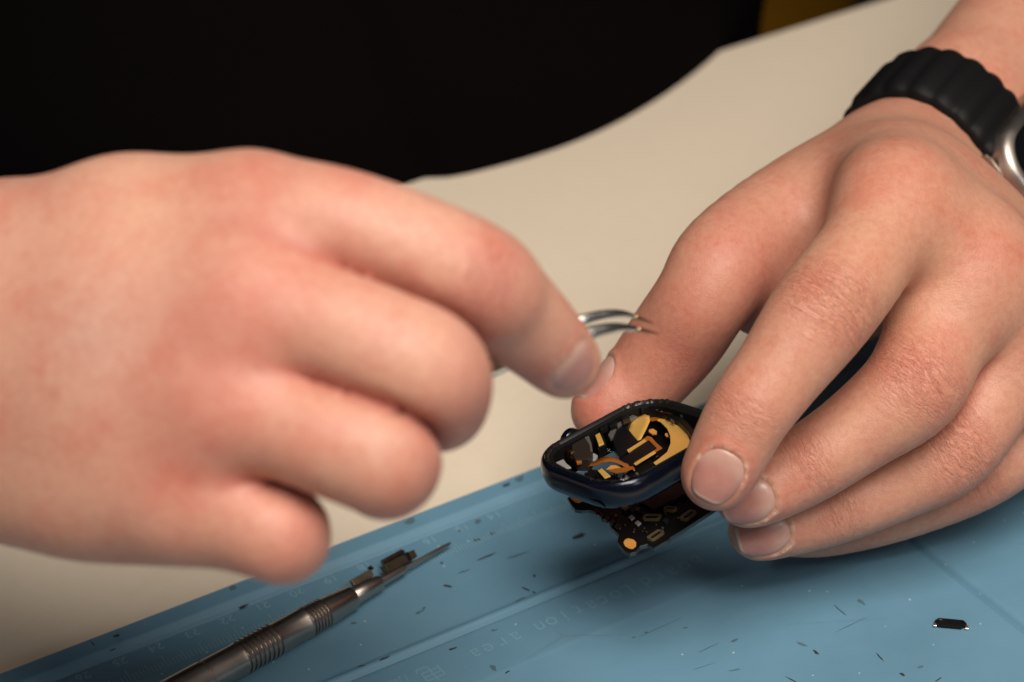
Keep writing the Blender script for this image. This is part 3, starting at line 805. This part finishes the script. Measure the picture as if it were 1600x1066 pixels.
# band slot at the near end
sl = loft('band_slot', [(0, .12), (.35, .02), (.9, -.25), (1.4, -.3)], BLACK, hs, 17, 3.4, 1.65, 6, Fr(case(-LW / 2 + 1.15, 2, -2.0), cS, nrm(cN * .82 - cL * -.57 * -1), -nrm(cL * .82 + cN * .57)), False)
def inside(pts):
    out = []; A, B_, r = LW / 2 - 3.5, SW / 2 - 3.5, CRD - 3.5
    for a, b in pts:
        a = max(-A, min(A, a)); b = max(-B_, min(B_, b)); da, db = abs(a) - (A - r), abs(b) - (B_ - r)
        if da > 0 and db > 0 and math.hypot(da, db) > r:
            k = r / math.hypot(da, db); a = math.copysign(A - r + da * k, a); b = math.copysign(B_ - r + db * k, b)
        if not out or math.hypot(out[-1][0] - a, out[-1][1] - b) > .05: out.append((a, b))
    return out
def pl(name, pts, z, th, mat, bev=0., smooth=False):
    if 'back_plate' not in name: z += 1.0
    o = prism(name, inside(z8(pts, z)), case, z - th, z, mat, hs, smooth)
    if bev: bevel(o, bev, 2)
    return o
def curve_pl(name, cpts, n, z, th, mat):
    return pl(name, [tuple(q) for q in cr(cpts, n)], z, th, mat)
# dark back plate pieces leave gaps where the blue mat shows
pl('back_plate', [(440, 150), (640, 60), (1150, 60), (1150, 500), (900, 620), (560, 700), (540, 560), (640, 520), (540, 440), (450, 330)], -4.0, .5, PCB)
pl('back_plate', [(200, 560), (330, 540), (400, 500), (470, 540), (700, 620), (480, 720)], -4.05, .4, PCB)
pl('back_plate', [(40, 420), (180, 300), (470, 180), (520, 250), (500, 370), (380, 400), (330, 420), (180, 420), (120, 470)], -3.6, .5, PCB)
# gold C-shaped flex
outer = [(600, 190), (680, 150), (740, 108), (800, 118), (850, 165), (900, 205), (945, 250), (975, 320), (960, 400), (905, 470), (820, 510), (750, 535), (722, 478), (775, 440), (830, 395), (852, 340), (850, 290), (830, 245), (790, 205), (740, 180), (700, 190), (650, 215)]
pl('coil_flex', outer, -1.2, .18, GOLD)
pl('flex_root', [(596, 192), (640, 168), (700, 140), (745, 105), (800, 122), (815, 150), (780, 185), (735, 196), (690, 190), (640, 196)], -1.0, .15, ORANGE)
# folded cone of flex
V = []; F = []
ctr = z8([(585, 245)], 1.5)[0]
tip = z8([(570, 240)], .4)[0]
arc = z8([(600, 205), (640, 190), (690, 186), (722, 200), (725, 225), (700, 262), (672, 295), (650, 318)], 0.6)
zz = [.2, 1.2, 1.9, 2.1, 1.8, 1.2, .5, -.2]
V = [case(*tip, .1)] + [case(a, b, z) for (a, b), z in zip(arc, zz)]
fo = mesh('folded_flex', V, [(0, i, i + 1) for i in range(1, 8)], GOLD, hs); m_ = fo.modifiers.new('s', 'SOLIDIFY'); m_.thickness = .12 * S
fo.modifiers.new('sub', 'SUBSURF').levels = 2; fo.modifiers['sub'].render_levels = 2; fo.modifiers['sub'].subdivision_type = 'SIMPLE'
# dark sensor block
pl('sensor_block', [(470, 300), (500, 235), (560, 195), (600, 195), (575, 240), (640, 322), (690, 300), (700, 300), (560, 400), (520, 425)], .3, 3.6, BLACK, .3)
pl('sensor_bracket', [(450, 285), (475, 235), (530, 185), (600, 150), (640, 165), (560, 195), (505, 240), (480, 300), (462, 300)], .9, 1.2, GLUE, .2)
# gold bordered window
pl('gold_frame', [(572, 388), (640, 340), (705, 292), (730, 300), (760, 335), (798, 368), (740, 400), (640, 475), (618, 462), (735, 392), (765, 372), (712, 318), (690, 325), (590, 400)], .5, .2, ORANGE)
pl('gold_strip', [(615, 470), (628, 478), (758, 398), (744, 388)], .75, .2, GOLD)
pl('gold_strip', [(572, 382), (582, 396), (696, 324), (686, 312)], .75, .2, GOLD)
pl('battery_contact', [(530, 440), (590, 398), (700, 322), (760, 368), (640, 455), (590, 490)], .45, 2.2, BLACK, .15)
pl('gold_oval', [(715, 250), (740, 246), (764, 262), (762, 278), (735, 280), (712, 266)], -2.2, .3, COPPER)
pl('gold_dot', [(818, 275), (832, 275), (838, 290), (826, 296), (816, 288)], -2.2, .3, COPPER)
pl('gold_dot', [(750, 410), (762, 406), (768, 416), (756, 422)], -2.0, .3, GOLD)
# orange ribbon cable, wavy strip with depth
mid = cr([(290, 478, .4), (350, 470, 1.1), (400, 446, 2.0), (450, 436, 2.4), (500, 446, 2.2), (550, 472, 1.7), (610, 494, 1.2)], 6)
V = []; F = []
for i, (x, y, z) in enumerate(mid):
    wd = 12 + 16 * min(1, i / 14)
    a = onp(840 + .2439 * x, 610 + .2439 * (y - wd * .45), z); b = onp(840 + .2439 * (x + wd * .5), 610 + .2439 * (y + wd * .7), z)
    V += [case(*a, z), case(*b, z)]
rb = mesh('ribbon_cable', V, [(2 * i, 2 * i + 1, 2 * i + 3, 2 * i + 2) for i in range(len(mid) - 1)], ORANGE, hs); rb.modifiers.new('s', 'SOLIDIFY').thickness = .14 * S
pl('ribbon_fold', [(452, 512), (500, 500), (600, 488), (622, 496), (560, 522), (500, 530)], 1.0, .12, ORANGE)
pl('ribbon_fold', [(440, 505), (520, 505), (545, 500), (500, 480), (470, 480)], .8, .12, COPPER)
# gold block, pads, speaker drum, brackets
pl('contact_base', [(355, 285), (405, 262), (440, 345), (385, 372)], .6, 3, BLACK, .2)
pl('gold_contact', [(368, 286), (398, 270), (426, 338), (392, 352)], 1.0, .6, GOLD, .15)
pl('gold_pad', [(384, 512), (412, 500), (468, 548), (428, 562)], 0.2, .3, GOLD, .05)
pl('motor_block', [(215, 345), (300, 300), (345, 340), (350, 400), (330, 440), (240, 440), (215, 400)], 1.6, 3.4, plain('brown_black', (.022, .016, .012), .4), .3)
dc = z8([(212, 418)], 1.2)[0]
lathe('copper_drum', case(dc[0] - .8, dc[1], 0.8), nrm(cL * .9 + cS * .25), [(0, .6), (.15, 2.0), (.4, 2.3), (1.3, 2.3), (1.5, 2.0)], metal_material('drum_copper', (.32, .17, .07), .3), hs, 32)
pl('drum_clip', [(240, 440), (290, 425), (280, 455), (250, 462)], 1.2, .8, ORANGE, .1)
pl('white_tab', [(112, 462), (165, 440), (182, 465), (215, 492), (180, 498)], .2, .5, WHITE, .1)
pl('silver_bracket', [(300, 300), (328, 290), (345, 340), (352, 385), (338, 390), (330, 345)], 1.7, .5, GLUE, .1)
pl('silver_bracket', [(330, 425), (360, 400), (385, 415), (370, 445), (345, 445)], .0, .8, WHITE, .15)
rnd = random.Random(8); SOLDM = metal_material('solder_blob', (.30, .27, .23), .4)
gb = []
def gravel(name, polyc, n, z, mat, r0, r1, sx=30, sy=20):
    V = []; F = []
    for _ in range(n):
        x = polyc[0] + rnd.uniform(-sx, sx); y = polyc[1] + rnd.uniform(-sy, sy)
        a, b = onp(840 + .2439 * x, 610 + .2439 * y, z); r = rnd.uniform(r0, r1); k = len(V)
        if abs(a) > LW / 2 - 4.2 or abs(b) > SW / 2 - 4.2: continue
        V += [case(a + r * math.cos(t * math.pi / 3) * rnd.uniform(.7, 1.2), b + r * math.sin(t * math.pi / 3), z + .02) for t in range(6)]
        V += [case(a, b, z + .12)]; F += [(k + 6, k + t, k + (t + 1) % 6) for t in range(6)]
    o = mesh(name, V, F, mat, hs, False); tag(o, kind='stuff'); return o
pl('dotted_board', [(560, 540), (640, 470), (720, 440), (760, 480), (700, 540), (620, 585)], -.6, .8, PCB, .1)
gravel('solder_dots', (655, 505), 46, -.58, GOLD, .07, .13, 55, 42)
gravel('solder_dots', (350, 540), 26, -1.0, COPPER, .08, .16, 45, 30)
pl('inner_board', [(300, 545), (330, 505), (400, 510), (470, 560), (560, 590), (480, 660), (330, 640)], -1.05, .7, PCB, .1)
pl('grey_bar', [(538, 545), (556, 532), (612, 575), (598, 590)], -.2, .5, GLUE, .1)
gravel('solder_dots', (430, 385), 18, -1.5, WHITE, .08, .2, 40, 10)
sc_ = z8([(935, 152)], 2.0)[0]
lathe('screw', case(*sc_, 1.3), cN, [(0, 1.0), (.7, 1.0), (.95, .8), (.95, .42), (.6, .38), (.6, .01)], metal_material('zinc', (.52, .62, .72), .3), hs, 24)
pl('copper_tab', [(822, 92), (852, 84), (932, 104), (905, 132), (870, 126)], .9, .3, metal_material('dull_copper', (.40, .18, .12), .45), .1)
pl('corner_bracket', [(800, 130), (830, 75), (960, 90), (1000, 150), (1010, 260), (990, 300), (960, 250), (900, 190)], .6, 2.5, BLACK, .4)
gravel('glue_crumbs', (620, 120), 60, 2.0, GLUE, .12, .45, 190, 22)
for (x, y, st) in [(560, 175, 0), (480, 215, 0), (420, 235, 0), (680, 110, 0), (760, 70, 0)]:
    pl('frame_clip', [(x - 28, y), (x + 20, y - 22), (x + 30, y - 6), (x - 16, y + 16)], 2.2, 1.6, BLACK, .2)

for k in range(46):
    x, y = rnd.choice([(rnd.uniform(150, 470), rnd.uniform(300, 430)), (rnd.uniform(560, 760), rnd.uniform(440, 560)), (rnd.uniform(300, 560), rnd.uniform(520, 600)), (rnd.uniform(820, 960), rnd.uniform(110, 200))])
    q, e = rnd.uniform(5, 13), rnd.uniform(.4, .9)
    pl('component', [(x - q, y), (x, y - q * e), (x + q, y), (x, y + q * e)], rnd.uniform(-1.6, .6), .7, rnd.choice([BLACK, PCB, GLUE, SOLDM, BLACK, GOLD if k % 5 == 0 else PCB]), .04)
# ---------------------------------------------------------------- logic board under the case
ZB = -14.5
bd = tag(empty('circuit_board', case(0, 0, ZB)), 'jagged black circuit board with gold corner pads gripped under the watch case', 'circuit board')
def pb(name, pts, z, th, mat, bev=0., smooth=False):
    o = prism(name, z8(pts, ZB + z), case, ZB + z - th, ZB + z, mat, bd, smooth)
    if bev: bevel(o, bev, 2)
    return o
bo = [(190, 690), (215, 672), (300, 665), (560, 560), (900, 420), (1150, 560), (1180, 730), (1115, 772), (920, 900), (850, 942), (835, 962), (790, 985), (745, 1012), (705, 985), (655, 1000), (625, 1036), (590, 1046), (555, 1030), (510, 972), (520, 925), (465, 872), (452, 832), (405, 820), (375, 775), (330, 765), (280, 768), (238, 762), (215, 735)]
pb('substrate', bo, 0, 1.0, metal_material('board_edge', (.10, .13, .14), .45), .08)
inn = [(x + (680 - x) * .018, y + (800 - y) * .03) for x, y in bo]
pb('solder_mask', inn, .06, .05, PCB)
pb('gold_pad', [(207, 692), (222, 678), (286, 700), (284, 714), (262, 722), (240, 716)], .12, .05, COPPER)
pb('gold_pad', [(tx, ty) for tx, ty in [(550, 975), (560, 956), (580, 948), (615, 956), (632, 975), (630, 1000), (610, 1016), (588, 1014), (560, 998)]], .12, .05, COPPER)
pb('chip_resistor', [(580, 812), (602, 796), (622, 812), (600, 830)], .5, .45, WHITE, .08)
pb('chip_resistor', [(620, 848), (642, 832), (664, 848), (642, 866)], .5, .45, WHITE, .08)
pb('shield_can', [(640, 700), (900, 590), (1000, 640), (740, 760)], 1.0, .95, BLACK, .15)
SOLD = metal_material('solder', (.17, .125, .07), .4); SOLD.node_tree.nodes['Principled BSDF'].inputs['Metallic'].default_value = .5
def connector(x, y, ang, L, W):
    c = z8([(x, y)], ZB + .1)[0]; a = math.radians(ang); ux = case.x * math.cos(a) + case.y * math.sin(a); uy = -case.x * math.sin(a) + case.y * math.cos(a)
    f = Fr(case(c[0], c[1], ZB + .08), ux, uy, case.z)
    root = loft('board_connector', [(0, 0), (0, .7), (.28, .7), (.30, .25), (.9, .25), (.9, 0)], SOLD, bd, L, W, .35, 3, f, True)
    for i in range(5):
        t = (i - 2) * L / 6.2
        box('pin', f, t - .13, t + .13, -W / 2 - .25, -W / 2 + .02, .0, .3, SOLD, root)
        box('pin', f, t - .13, t + .13, W / 2 - .02, W / 2 + .25, .0, .3, SOLD, root)
    box('core', f, -L / 2 + .8, L / 2 - .8, -.22, .22, .3, .62, BLACK, root)
connector(735, 822, 60, 4.4, 2.4); connector(757, 937, -6, 4.6, 2.2); connector(965, 810, -10, 4.6, 2.2); connector(852, 768, 70, 3.4, 1.8)
for (x, y) in [(500, 800), (615, 905), (800, 880), (470, 790), (525, 880), (560, 860), (690, 905), (830, 850), (900, 860), (700, 770), (1010, 780)]:
    q = rnd.uniform(5, 10); pb('chip_capacitor', [(x - q, y), (x, y - q * .8), (x + q, y), (x, y + q * .8)], .35, .3, rnd.choice([GLUE, SOLD, BLACK]))
for k in range(60):
    x, y = rnd.uniform(430, 960), rnd.uniform(690, 930)
    if y > 955 - (x - 560) * .30 or y < 700 + (560 - x) * .35: continue
    if x < 445 + max(0, y - 800) * 1.0: continue
    q = rnd.uniform(3, 7); pb('chip_capacitor', [(x - q, y), (x, y - q * .8), (x + q * .8, y + 1), (x, y + q * .9)], .28, .24, rnd.choice([GLUE, SOLD, BLACK, BLACK, SOLD]))
for x, y, a_ in ((560, 750, 26), (820, 830, 22), (640, 760, 18)): pb('shield_can', [(x - a_, y + 4), (x + 4, y - a_ * .8), (x + a_ * 1.2, y), (x + 4, y + a_ * .9)], .9, .85, plain('dark_shield', (.02, .02, .022), .35, .4), .1)
for k in range(5): pb('edge_clip', [(355 + k * 34, 772 + k * 24), (375 + k * 34, 758 + k * 22), (398 + k * 34, 776 + k * 22), (378 + k * 34, 792 + k * 24)], .6, .55, BLACK, .1)

# ---------------------------------------------------------------- tweezers
tw = tag(empty('tweezers', P(905, 515, 510)), 'steel tweezers with curved fine tips gripped in the fingers of the blurred hand', 'tweezers')
up = [(250, 800, 530, 3.6), (500, 684, 520, 3.4), (760, 562, 511, 2.2), (850, 518, 509, 1.5), (905, 501, 510, 1.15), (940, 492, 512, 1.0), (968, 490, 514, .8), (988, 494, 516, .55), (1022, 506, 520, .12)]
dn = [(250, 806, 531, 3.6), (500, 694, 521, 3.4), (770, 572, 510, 2.3), (850, 543, 508, 1.8), (905, 525, 509, 1.55), (945, 515, 511, 1.3), (970, 512, 513, .95), (992, 514, 515, .6), (1030, 522, 519, .12)]
TIPM = metal_material('dark_steel', (.34, .25, .14), .3)  # darker steel colour for the last stretch of each arm
for nm, c in (('tweezer_arm', up), ('tweezer_arm', dn)):
    r = cr([list(pt3(q)) + [q[3]] for q in c], 7)
    k_ = len(r) - 7
    am = tube(nm, [q[:3] for q in r[:k_ + 1]], [q[3] for q in r[:k_ + 1]], STEEL, tw, 20, .6, up=_f)
    tube('tip', [q[:3] for q in r[k_:]], [q[3] for q in r[k_:]], TIPM, am, 20, .6, up=_f)

# ---------------------------------------------------------------- screwdriver
def pj(p):
    q = np.asarray(p) - EYE; d = q @ _f; return 800 + FPX * (q @ _R) / d, 533 - FPX * (q @ _U) / d
T0 = G(704, 849, 1.9); T1 = G(465, 980, 4.25); sax = nrm(T1 - T0)
def tx(px):
    lo_, hi_ = -5., 160.
    for _ in range(40):
        m_ = (lo_ + hi_) / 2
        if pj(T0 + sax * m_)[0] > px: lo_ = m_
        else: hi_ = m_
    return (lo_ + hi_) / 2
sd = tag(empty('precision_screwdriver', T0), 'gunmetal precision screwdriver with grooved barrel lying along the mat edge', 'screwdriver')
lathe('blade', T0, sax, [(0, .25), (.7, .42), (2.5, .55), (tx(628), .60)], GUN, sd, 24)
lathe('shaft', T0, sax, [(tx(632), .95), (tx(629), 1.25), (tx(595), 1.4), (tx(594.5), 1.1), (tx(593), 1.1)], GUN, sd, 40)
lathe('collar', T0, sax, [(tx(594), 1.8), (tx(592), 2.1), (tx(553), 2.5), (tx(551), 2.2)], GUN, sd, 48)
pr = [(tx(551), 2.3), (tx(550.5), 3.0), (tx(548.5), 3.3), (tx(508), 3.8)]
def grooves(x0, x1, n, r0, r1, wd=.5):
    a, b = tx(x0), tx(x1); out = []
    for i in range(n):
        t = a + (b - a) * (i + .5) / n; h = (b - a) / n / 2; r = r0 + (r1 - r0) * i / n; rr = r - .5
        out += [(t - h * wd, r), (t - h * wd + .04, rr), (t + h * wd - .04, rr), (t + h * wd, r)]
    return out
pr += grooves(506, 476, 6, 3.95, 4.2) + [(tx(474), 4.15), (tx(472), 4.0), (tx(432), 4.2)] + grooves(429, 373, 8, 4.4, 4.45) + [(tx(370), 4.3), (tx(323), 4.4), (tx(322), 4.1), (tx(320), 4.1), (tx(318.5), 4.5), (tx(180), 4.6), (tx(178), 3.7)]
lathe('barrel', T0, sax, pr, GUN, sd, 72)
lathe('end_cap', T0, sax, [(tx(177), 3.6), (tx(175), 4.5), (tx(130), 4.6), (tx(128), 3.9)], GUND, sd, 48)

# small ribbed strips lying on the screwdriver's neck
zup = np.array([0, 0, 1.]); sside = nrm(np.cross(zup, sax))
if pj(T0 + sside)[1] > pj(T0)[1]: sside = -sside       # towards the far side of the mat
def strip(label, cpx, cpy, zb, L, hgt_, wd, tilt, n, mats, band=None):
    c = G(cpx, cpy, zb)
    yx = nrm(sside * math.cos(tilt) + zup * math.sin(tilt)); zx = nrm(np.cross(sax, yx)); zx = zx if zx[2] > 0 else -zx
    f = Fr(c, sax, yx, zx)
    root = tag(empty('ribbed_metal_strip', c), label, 'metal strip', 'ribbed metal strips on the screwdriver')
    for i in range(n):
        y0 = -wd / 2 + wd * i / n; dz = .10 * math.sin(i * 2.4)
        box('rib', f, -L / 2 + .12 * (i % 2), L / 2 - .15 * (i % 3) * .5, y0, y0 + wd / n * .74, dz, hgt_ + dz, mats[i % len(mats)], root, .04)
    box('backing', f, -L / 2 + .2, L / 2 - .2, -wd / 2 + .05, wd / 2 - .08, hgt_ * .12, hgt_ * .72, BLACK, root)
    if band:
        box('tape_band', f, band[0], band[1], -wd / 2 - .15, wd / 2 + .15, -.15, hgt_ + .35, BLACK, root, .1)
    return root
DK = metal_material('oily_steel', (.15, .115, .075), .36); DK2 = metal_material('dull_steel', (.34, .27, .20), .35)
strip('shortest ribbed dark strip, nearest the screwdriver barrel', 567, 908, 3.9, 6.6, 1.7, 1.7, -.75, 5, [DK2, DK])
strip('longest ribbed dark strip, crossed by a band of black tape', 626, 884, 2.2, 10.0, 2.1, 3.2, -.72, 7, [DK, DK, GUND], (-3.0, -1.7))
strip('pale smooth-topped strip lying behind the taped one', 614, 875, 1.9, 7.4, 1.4, 1.7, -.2, 3, [DK2, DK2])
cu_ = G(581, 891, 3.6)
tag(lathe('curled_metal_scrap', cu_, nrm(sside + zup * .6), [(0, .1), (.1, .6), (.4, .9), (.6, .45), (1.0, .75), (1.3, .2)], GUND, None, 16), 'tiny curled dark scrap between two strips on the screwdriver', 'scrap')

# ---------------------------------------------------------------- small black connector on the mat
q0, q1 = G(1459, 975, .3), G(1513, 980, .3); ax = nrm(q1 - q0); ay = nrm(np.cross(zup, ax)); Lc = np.linalg.norm(q1 - q0)
if pj(q0 + ay)[1] > pj(q0)[1]: ay = -ay
kf_ = Fr((q0 + q1) / 2 + ay * .2, ax, ay, zup); kf_.o[2] = MH(*MI(kf_.o)) + .02
kc = tag(empty('small_connector', kf_.o), 'tiny black connector cover with two silver end pins, alone on the blue mat', 'connector')
o = prism('cover', [(-Lc * .40, -1.3), (Lc * .30, -1.3), (Lc * .36, -.6), (Lc * .47, -.5), (Lc * .43, 1.0), (Lc * .36, 1.5), (-Lc * .40, 1.5), (-Lc * .47, .9), (-Lc * .5, -.5), (-Lc * .44, -.6)], kf_, 0, .9, BLACK, kc); bevel(o, .22)
o = loft('rim', [(0, .9), (.05, 1.15), (.3, 1.2), (.4, .92)], BLACK, kc, Lc * .8, 2.5, .6, 4, Fr(kf_(-.1, .15, 0), ax, ay, zup))
for sg in (-1, 1):
    o = prism('silver_pin', [(sg * Lc * .46 - .5, -1.4), (sg * Lc * .46 + .5, -1.4), (sg * Lc * .46 + .4, -.1), (sg * Lc * .46 - .4, -.1)], kf_, .1, .8, STEEL, kc); bevel(o, .2, 3)
o = prism('contact', [(-Lc * .36, .6), (-Lc * .26, .6), (-Lc * .26, 1.0), (-Lc * .36, 1.0)], kf_, .9, 1.2, metal_material('dim_contact', (.25, .15, .12), .5), kc); bevel(o, .08)

# ---------------------------------------------------------------- wristwatch
W0 = (pt3((1408, 272, 670)) + pt3((1520, 385, 676))) / 2; W1 = (pt3((1503, 165, 694)) + pt3((1608, 270, 700))) / 2
wd_ = nrm(W1 - W0); wl = nrm(pt3((1520, 385, 676)) - pt3((1408, 272, 670))); wl = nrm(wl - wd_ * (wl @ wd_)); wn = np.cross(wd_, wl)
if wn @ (EYE - W0) < 0: wn = -wn
ww = tag(empty('wristwatch', W0 + wd_ * 15), 'titanium wristwatch on a ribbed black rubber strap around the wrist', 'watch')
def strap():
    NT, NW = 220, 9; w0, w1 = STRAP; V = []; F = []
    cen = W0 + wd_ * ((w0 + w1) / 2)
    th = np.arange(NT) / NT * 2 * math.pi
    out = np.cos(th)[:, None] * wn + np.sin(th)[:, None] * wl
    R = []
    for k in (0, .5, 1):
        c = W0 + wd_ * (w0 + (w1 - w0) * k); p = c + out * 75; t = np.zeros(NT)
        for _ in range(50): t += np.clip(RH.nobase(p - out * t[:, None]), -1, 9) * .8
        R.append(75 - t)
    R = np.array(R); Rm = R.max(0); Rm = np.convolve(np.concatenate([Rm[-12:], Rm, Rm[:12]]), np.ones(25) / 25, 'valid')
    rings = []
    prof_ = [(0, .2), (0, 1.6), (.8, 2.5), (3, 3.01), (11.5, 3.05), (20, 3.01), (22.2, 2.5), (23, 1.6), (23, .2)]
    arc = np.cumsum(np.full(NT, 2 * math.pi * Rm.mean() / NT))
    rib = 1.2 * (np.abs(np.sin(arc * math.pi / 5.6)) ** .8) - .3
    for (a, hgt_) in prof_:
        rr = Rm + hgt_ + (rib if hgt_ > 3 else rib * .6 if hgt_ > 1 else 0)
        aa = a + (0.6 * (1 if a > 12 else -1) * rib if a in (0, 23, .8, 22.2) else 0)
        for i in range(NT):
            ai = aa[i] if hasattr(aa, '__len__') else aa
            V.append(W0 + wd_ * (w0 + ai) + out[i] * rr[i])
    K = len(prof_)
    for k in range(K - 1):
        for i in range(NT):
            j = (i + 1) % NT; F.append((k * NT + i, k * NT + j, (k + 1) * NT + j, (k + 1) * NT + i))
    mesh('strap', V, F, RUBBER, ww)
STRAP = (3.0, 26.0)
strap()
WN = nrm(_R * .74 + _U * .50 - _f * .45); WN = nrm(WN - wd_ * (WN @ wd_)); WT = np.cross(wd_, WN)
wf = Fr(P(1664, 284, 670), wd_, WT, WN)
loft('watch_case', [(6, -7), (1.6, -6.2), (.5, -4.5), (0, -2), (0, 2), (.5, 4), (1.6, 5.2), (3.2, 5.6), (3.4, 4.9), (9, 4.9)], TITAN, ww, 44, 50, 12, 10, wf, False)
o = prism('crystal', rrect(37.5, 43.5, 9, 8), wf, 4.6, 5.3, plain('black_glass', (.003, .003, .004), .05, 0, .6), ww)
lathe('watch_crown', wf(-22, 8, 0), -wd_, [(0, 4.0), (.6, 4.3), (2.6, 4.3), (3.2, 3.8)], TITAN, ww, 40)
lathe('crown_ring', wf(-21.5, 8, 0), -wd_, [(0, 4.6), (.5, 4.6)], plain('orange_ring', (.75, .16, .03), .4), ww, 40)
o = prism('action_button', rrect(9, 3.2, 1.5, 5), Fr(wf(-21, -19, 0), WT, WN, -wd_), 0, 1.0, TITAN, ww); bevel(o, .3)

# ---------------------------------------------------------------- clothing, chair
def ell(p, c, A, r):
    q = (p - c) @ np.array(A).T / np.array(r); k = np.sqrt((q * q).sum(1)); return (k - 1) * min(r)
def fold_noise(p):
    return np.array([noise.noise(Vector(x) * .013) for x in p])
BC = P(430, -248, 802); up_ = np.array([0, 0, 1.])
segs = [(np.array([-110, 940, 250.]), np.array([-100, 960, 420.]), 110, 125), (P(100, -1200, 960), P(760, -1200, 960), 70, 70),
        (P(700, -1250, 980), P(1500, -900, 990), 58, 50), (P(1500, -900, 990), P(2080, -420, 880), 52, 46), (P(2080, -420, 880), P(1900, -150, 790), 46, 41),
        (P(100, -1250, 930), P(-700, -500, 900), 60, 52), (P(-700, -500, 900), P(-760, 330, 660), 50, 46), (P(-760, 330, 660), P(-470, 455, 580), 46, 43)]
def shirt_sdf(p):
    tz = 1 - .24 * np.clip((p[:, 2] - 20) / 300, 0, 1.2)
    k = np.sqrt(((p[:, 0] + 95) / (203 * tz)) ** 2 + ((p[:, 1] - 910 - 30 * np.clip(p[:, 2] / 300, 0, 1)) / (200 * tz)) ** 2)
    d = np.maximum((k - 1) * 200, np.abs(p[:, 2] - 60) - 240)
    for a, b, r0, r1 in segs: d = smin(d, cap_d(p, a, b, r0, r1), 40.)
    d = smin(d, cap_d(p, np.array([40., 880, -20]), np.array([107., 900, 80]), 43, 44), 16.)
    d = smin(d, cap_d(p, np.array([-80, 980, 60.]), np.array([-70, 1080, -60.]), 105, 125), 60.)
    k = p / 60.
    w_ = .8 * np.sin(k[:, 0] * 1.7 + 1.3 * np.sin(k[:, 2] * 1.1) + k[:, 1] * .6) * np.sin(k[:, 2] * .8 + k[:, 0] * .4) + .8 * np.sin(k[:, 0] * 4.1 + k[:, 2] * 2.3) - 4.0 * np.exp(-((p[:, 0] + 50 + .35 * (p[:, 2] - 60)) / 7.) ** 2)
    return d - w_
A_ = np.array([BC - 190, BC + 190, [-330, 680, -200], [130, 1100, 320]] + [s_[i] for s_ in segs for i in (0, 1)] + [[-70, 1080, -190.]])
V, F = surface(shirt_sdf, A_.min(0) - 70, A_.max(0) + 70, 7.0)
link('shirt', npmesh('shirt', V, F, SHIRT), None, person)
yb = M(0, v_e)[1]
def trouser_sdf(p):
    d = None
    for a, b, r0, r1 in [((-150, 1130, -130), (-230, 820, -150), 88, 68), ((-10, 1130, -130), (90, 840, -150), 88, 68), ((-230, 820, -150), (-240, 860, -600), 66, 48), ((90, 840, -150), (110, 880, -600), 66, 48), ((-80, 1130, -100), (-60, 1130, -130), 120, 125)]:
        e = cap_d(p, np.array(a, float), np.array(b, float), r0, r1); d = e if d is None else smin(d, e, 30.)
    return d + 1.5 * np.sin(p[:, 0] / 21 + p[:, 2] / 30)
V, F = surface(trouser_sdf, (-380, 700, -670), (220, 1290, 60), 9.0)
link('trousers', npmesh('trousers', V, F, TROUSER), None, person)
for x, y in ((-242, 850), (112, 870)):
    o = prism('shoe', [(a * .9, b) for a, b in rrect(95, 270, 42, 6)], Fr((x, y - 60, -742), (1, 0, 0), (0, 1, 0), (0, 0, 1)), 0, 85, BLACK, person); bevel(o, 24, 4)
MUST = cloth_material('mustard_fabric', (.20, .090, .006))
ch = tag(empty('chair', (-80, 1150, -742)), 'mustard yellow upholstered chair behind the table, partly hidden by the black shirt', 'chair')
cf = Fr((-80, 1130, -742), (1, 0, 0), (0, 1, 0), (0, 0, 1))
o = prism('seat', rrect(470, 460, 60, 6), cf, 440, 500, MUST, ch, True); bevel(o, 22, 4)
bx = P(1226, 20, 1426)[0]
o = prism('backrest', rrect(460, 420, 70, 6), Fr((bx - 205, 1372, -742 + 475), (.91, .08, -.40), (.40, .18, .90), (.14, -.98, .02)), -25, 25, MUST, ch, True); bevel(o, 20, 4)
for a in (-200, 200):
    for b in (-190, 190): box('leg', cf, a - 16, a + 16, b - 16, b + 16, 0, 442, GUND, ch, 4)
for a in (-150, 150): box('back_support', cf, a - 14, a + 14, 222, 236, 440, 800, GUND, ch, 3)
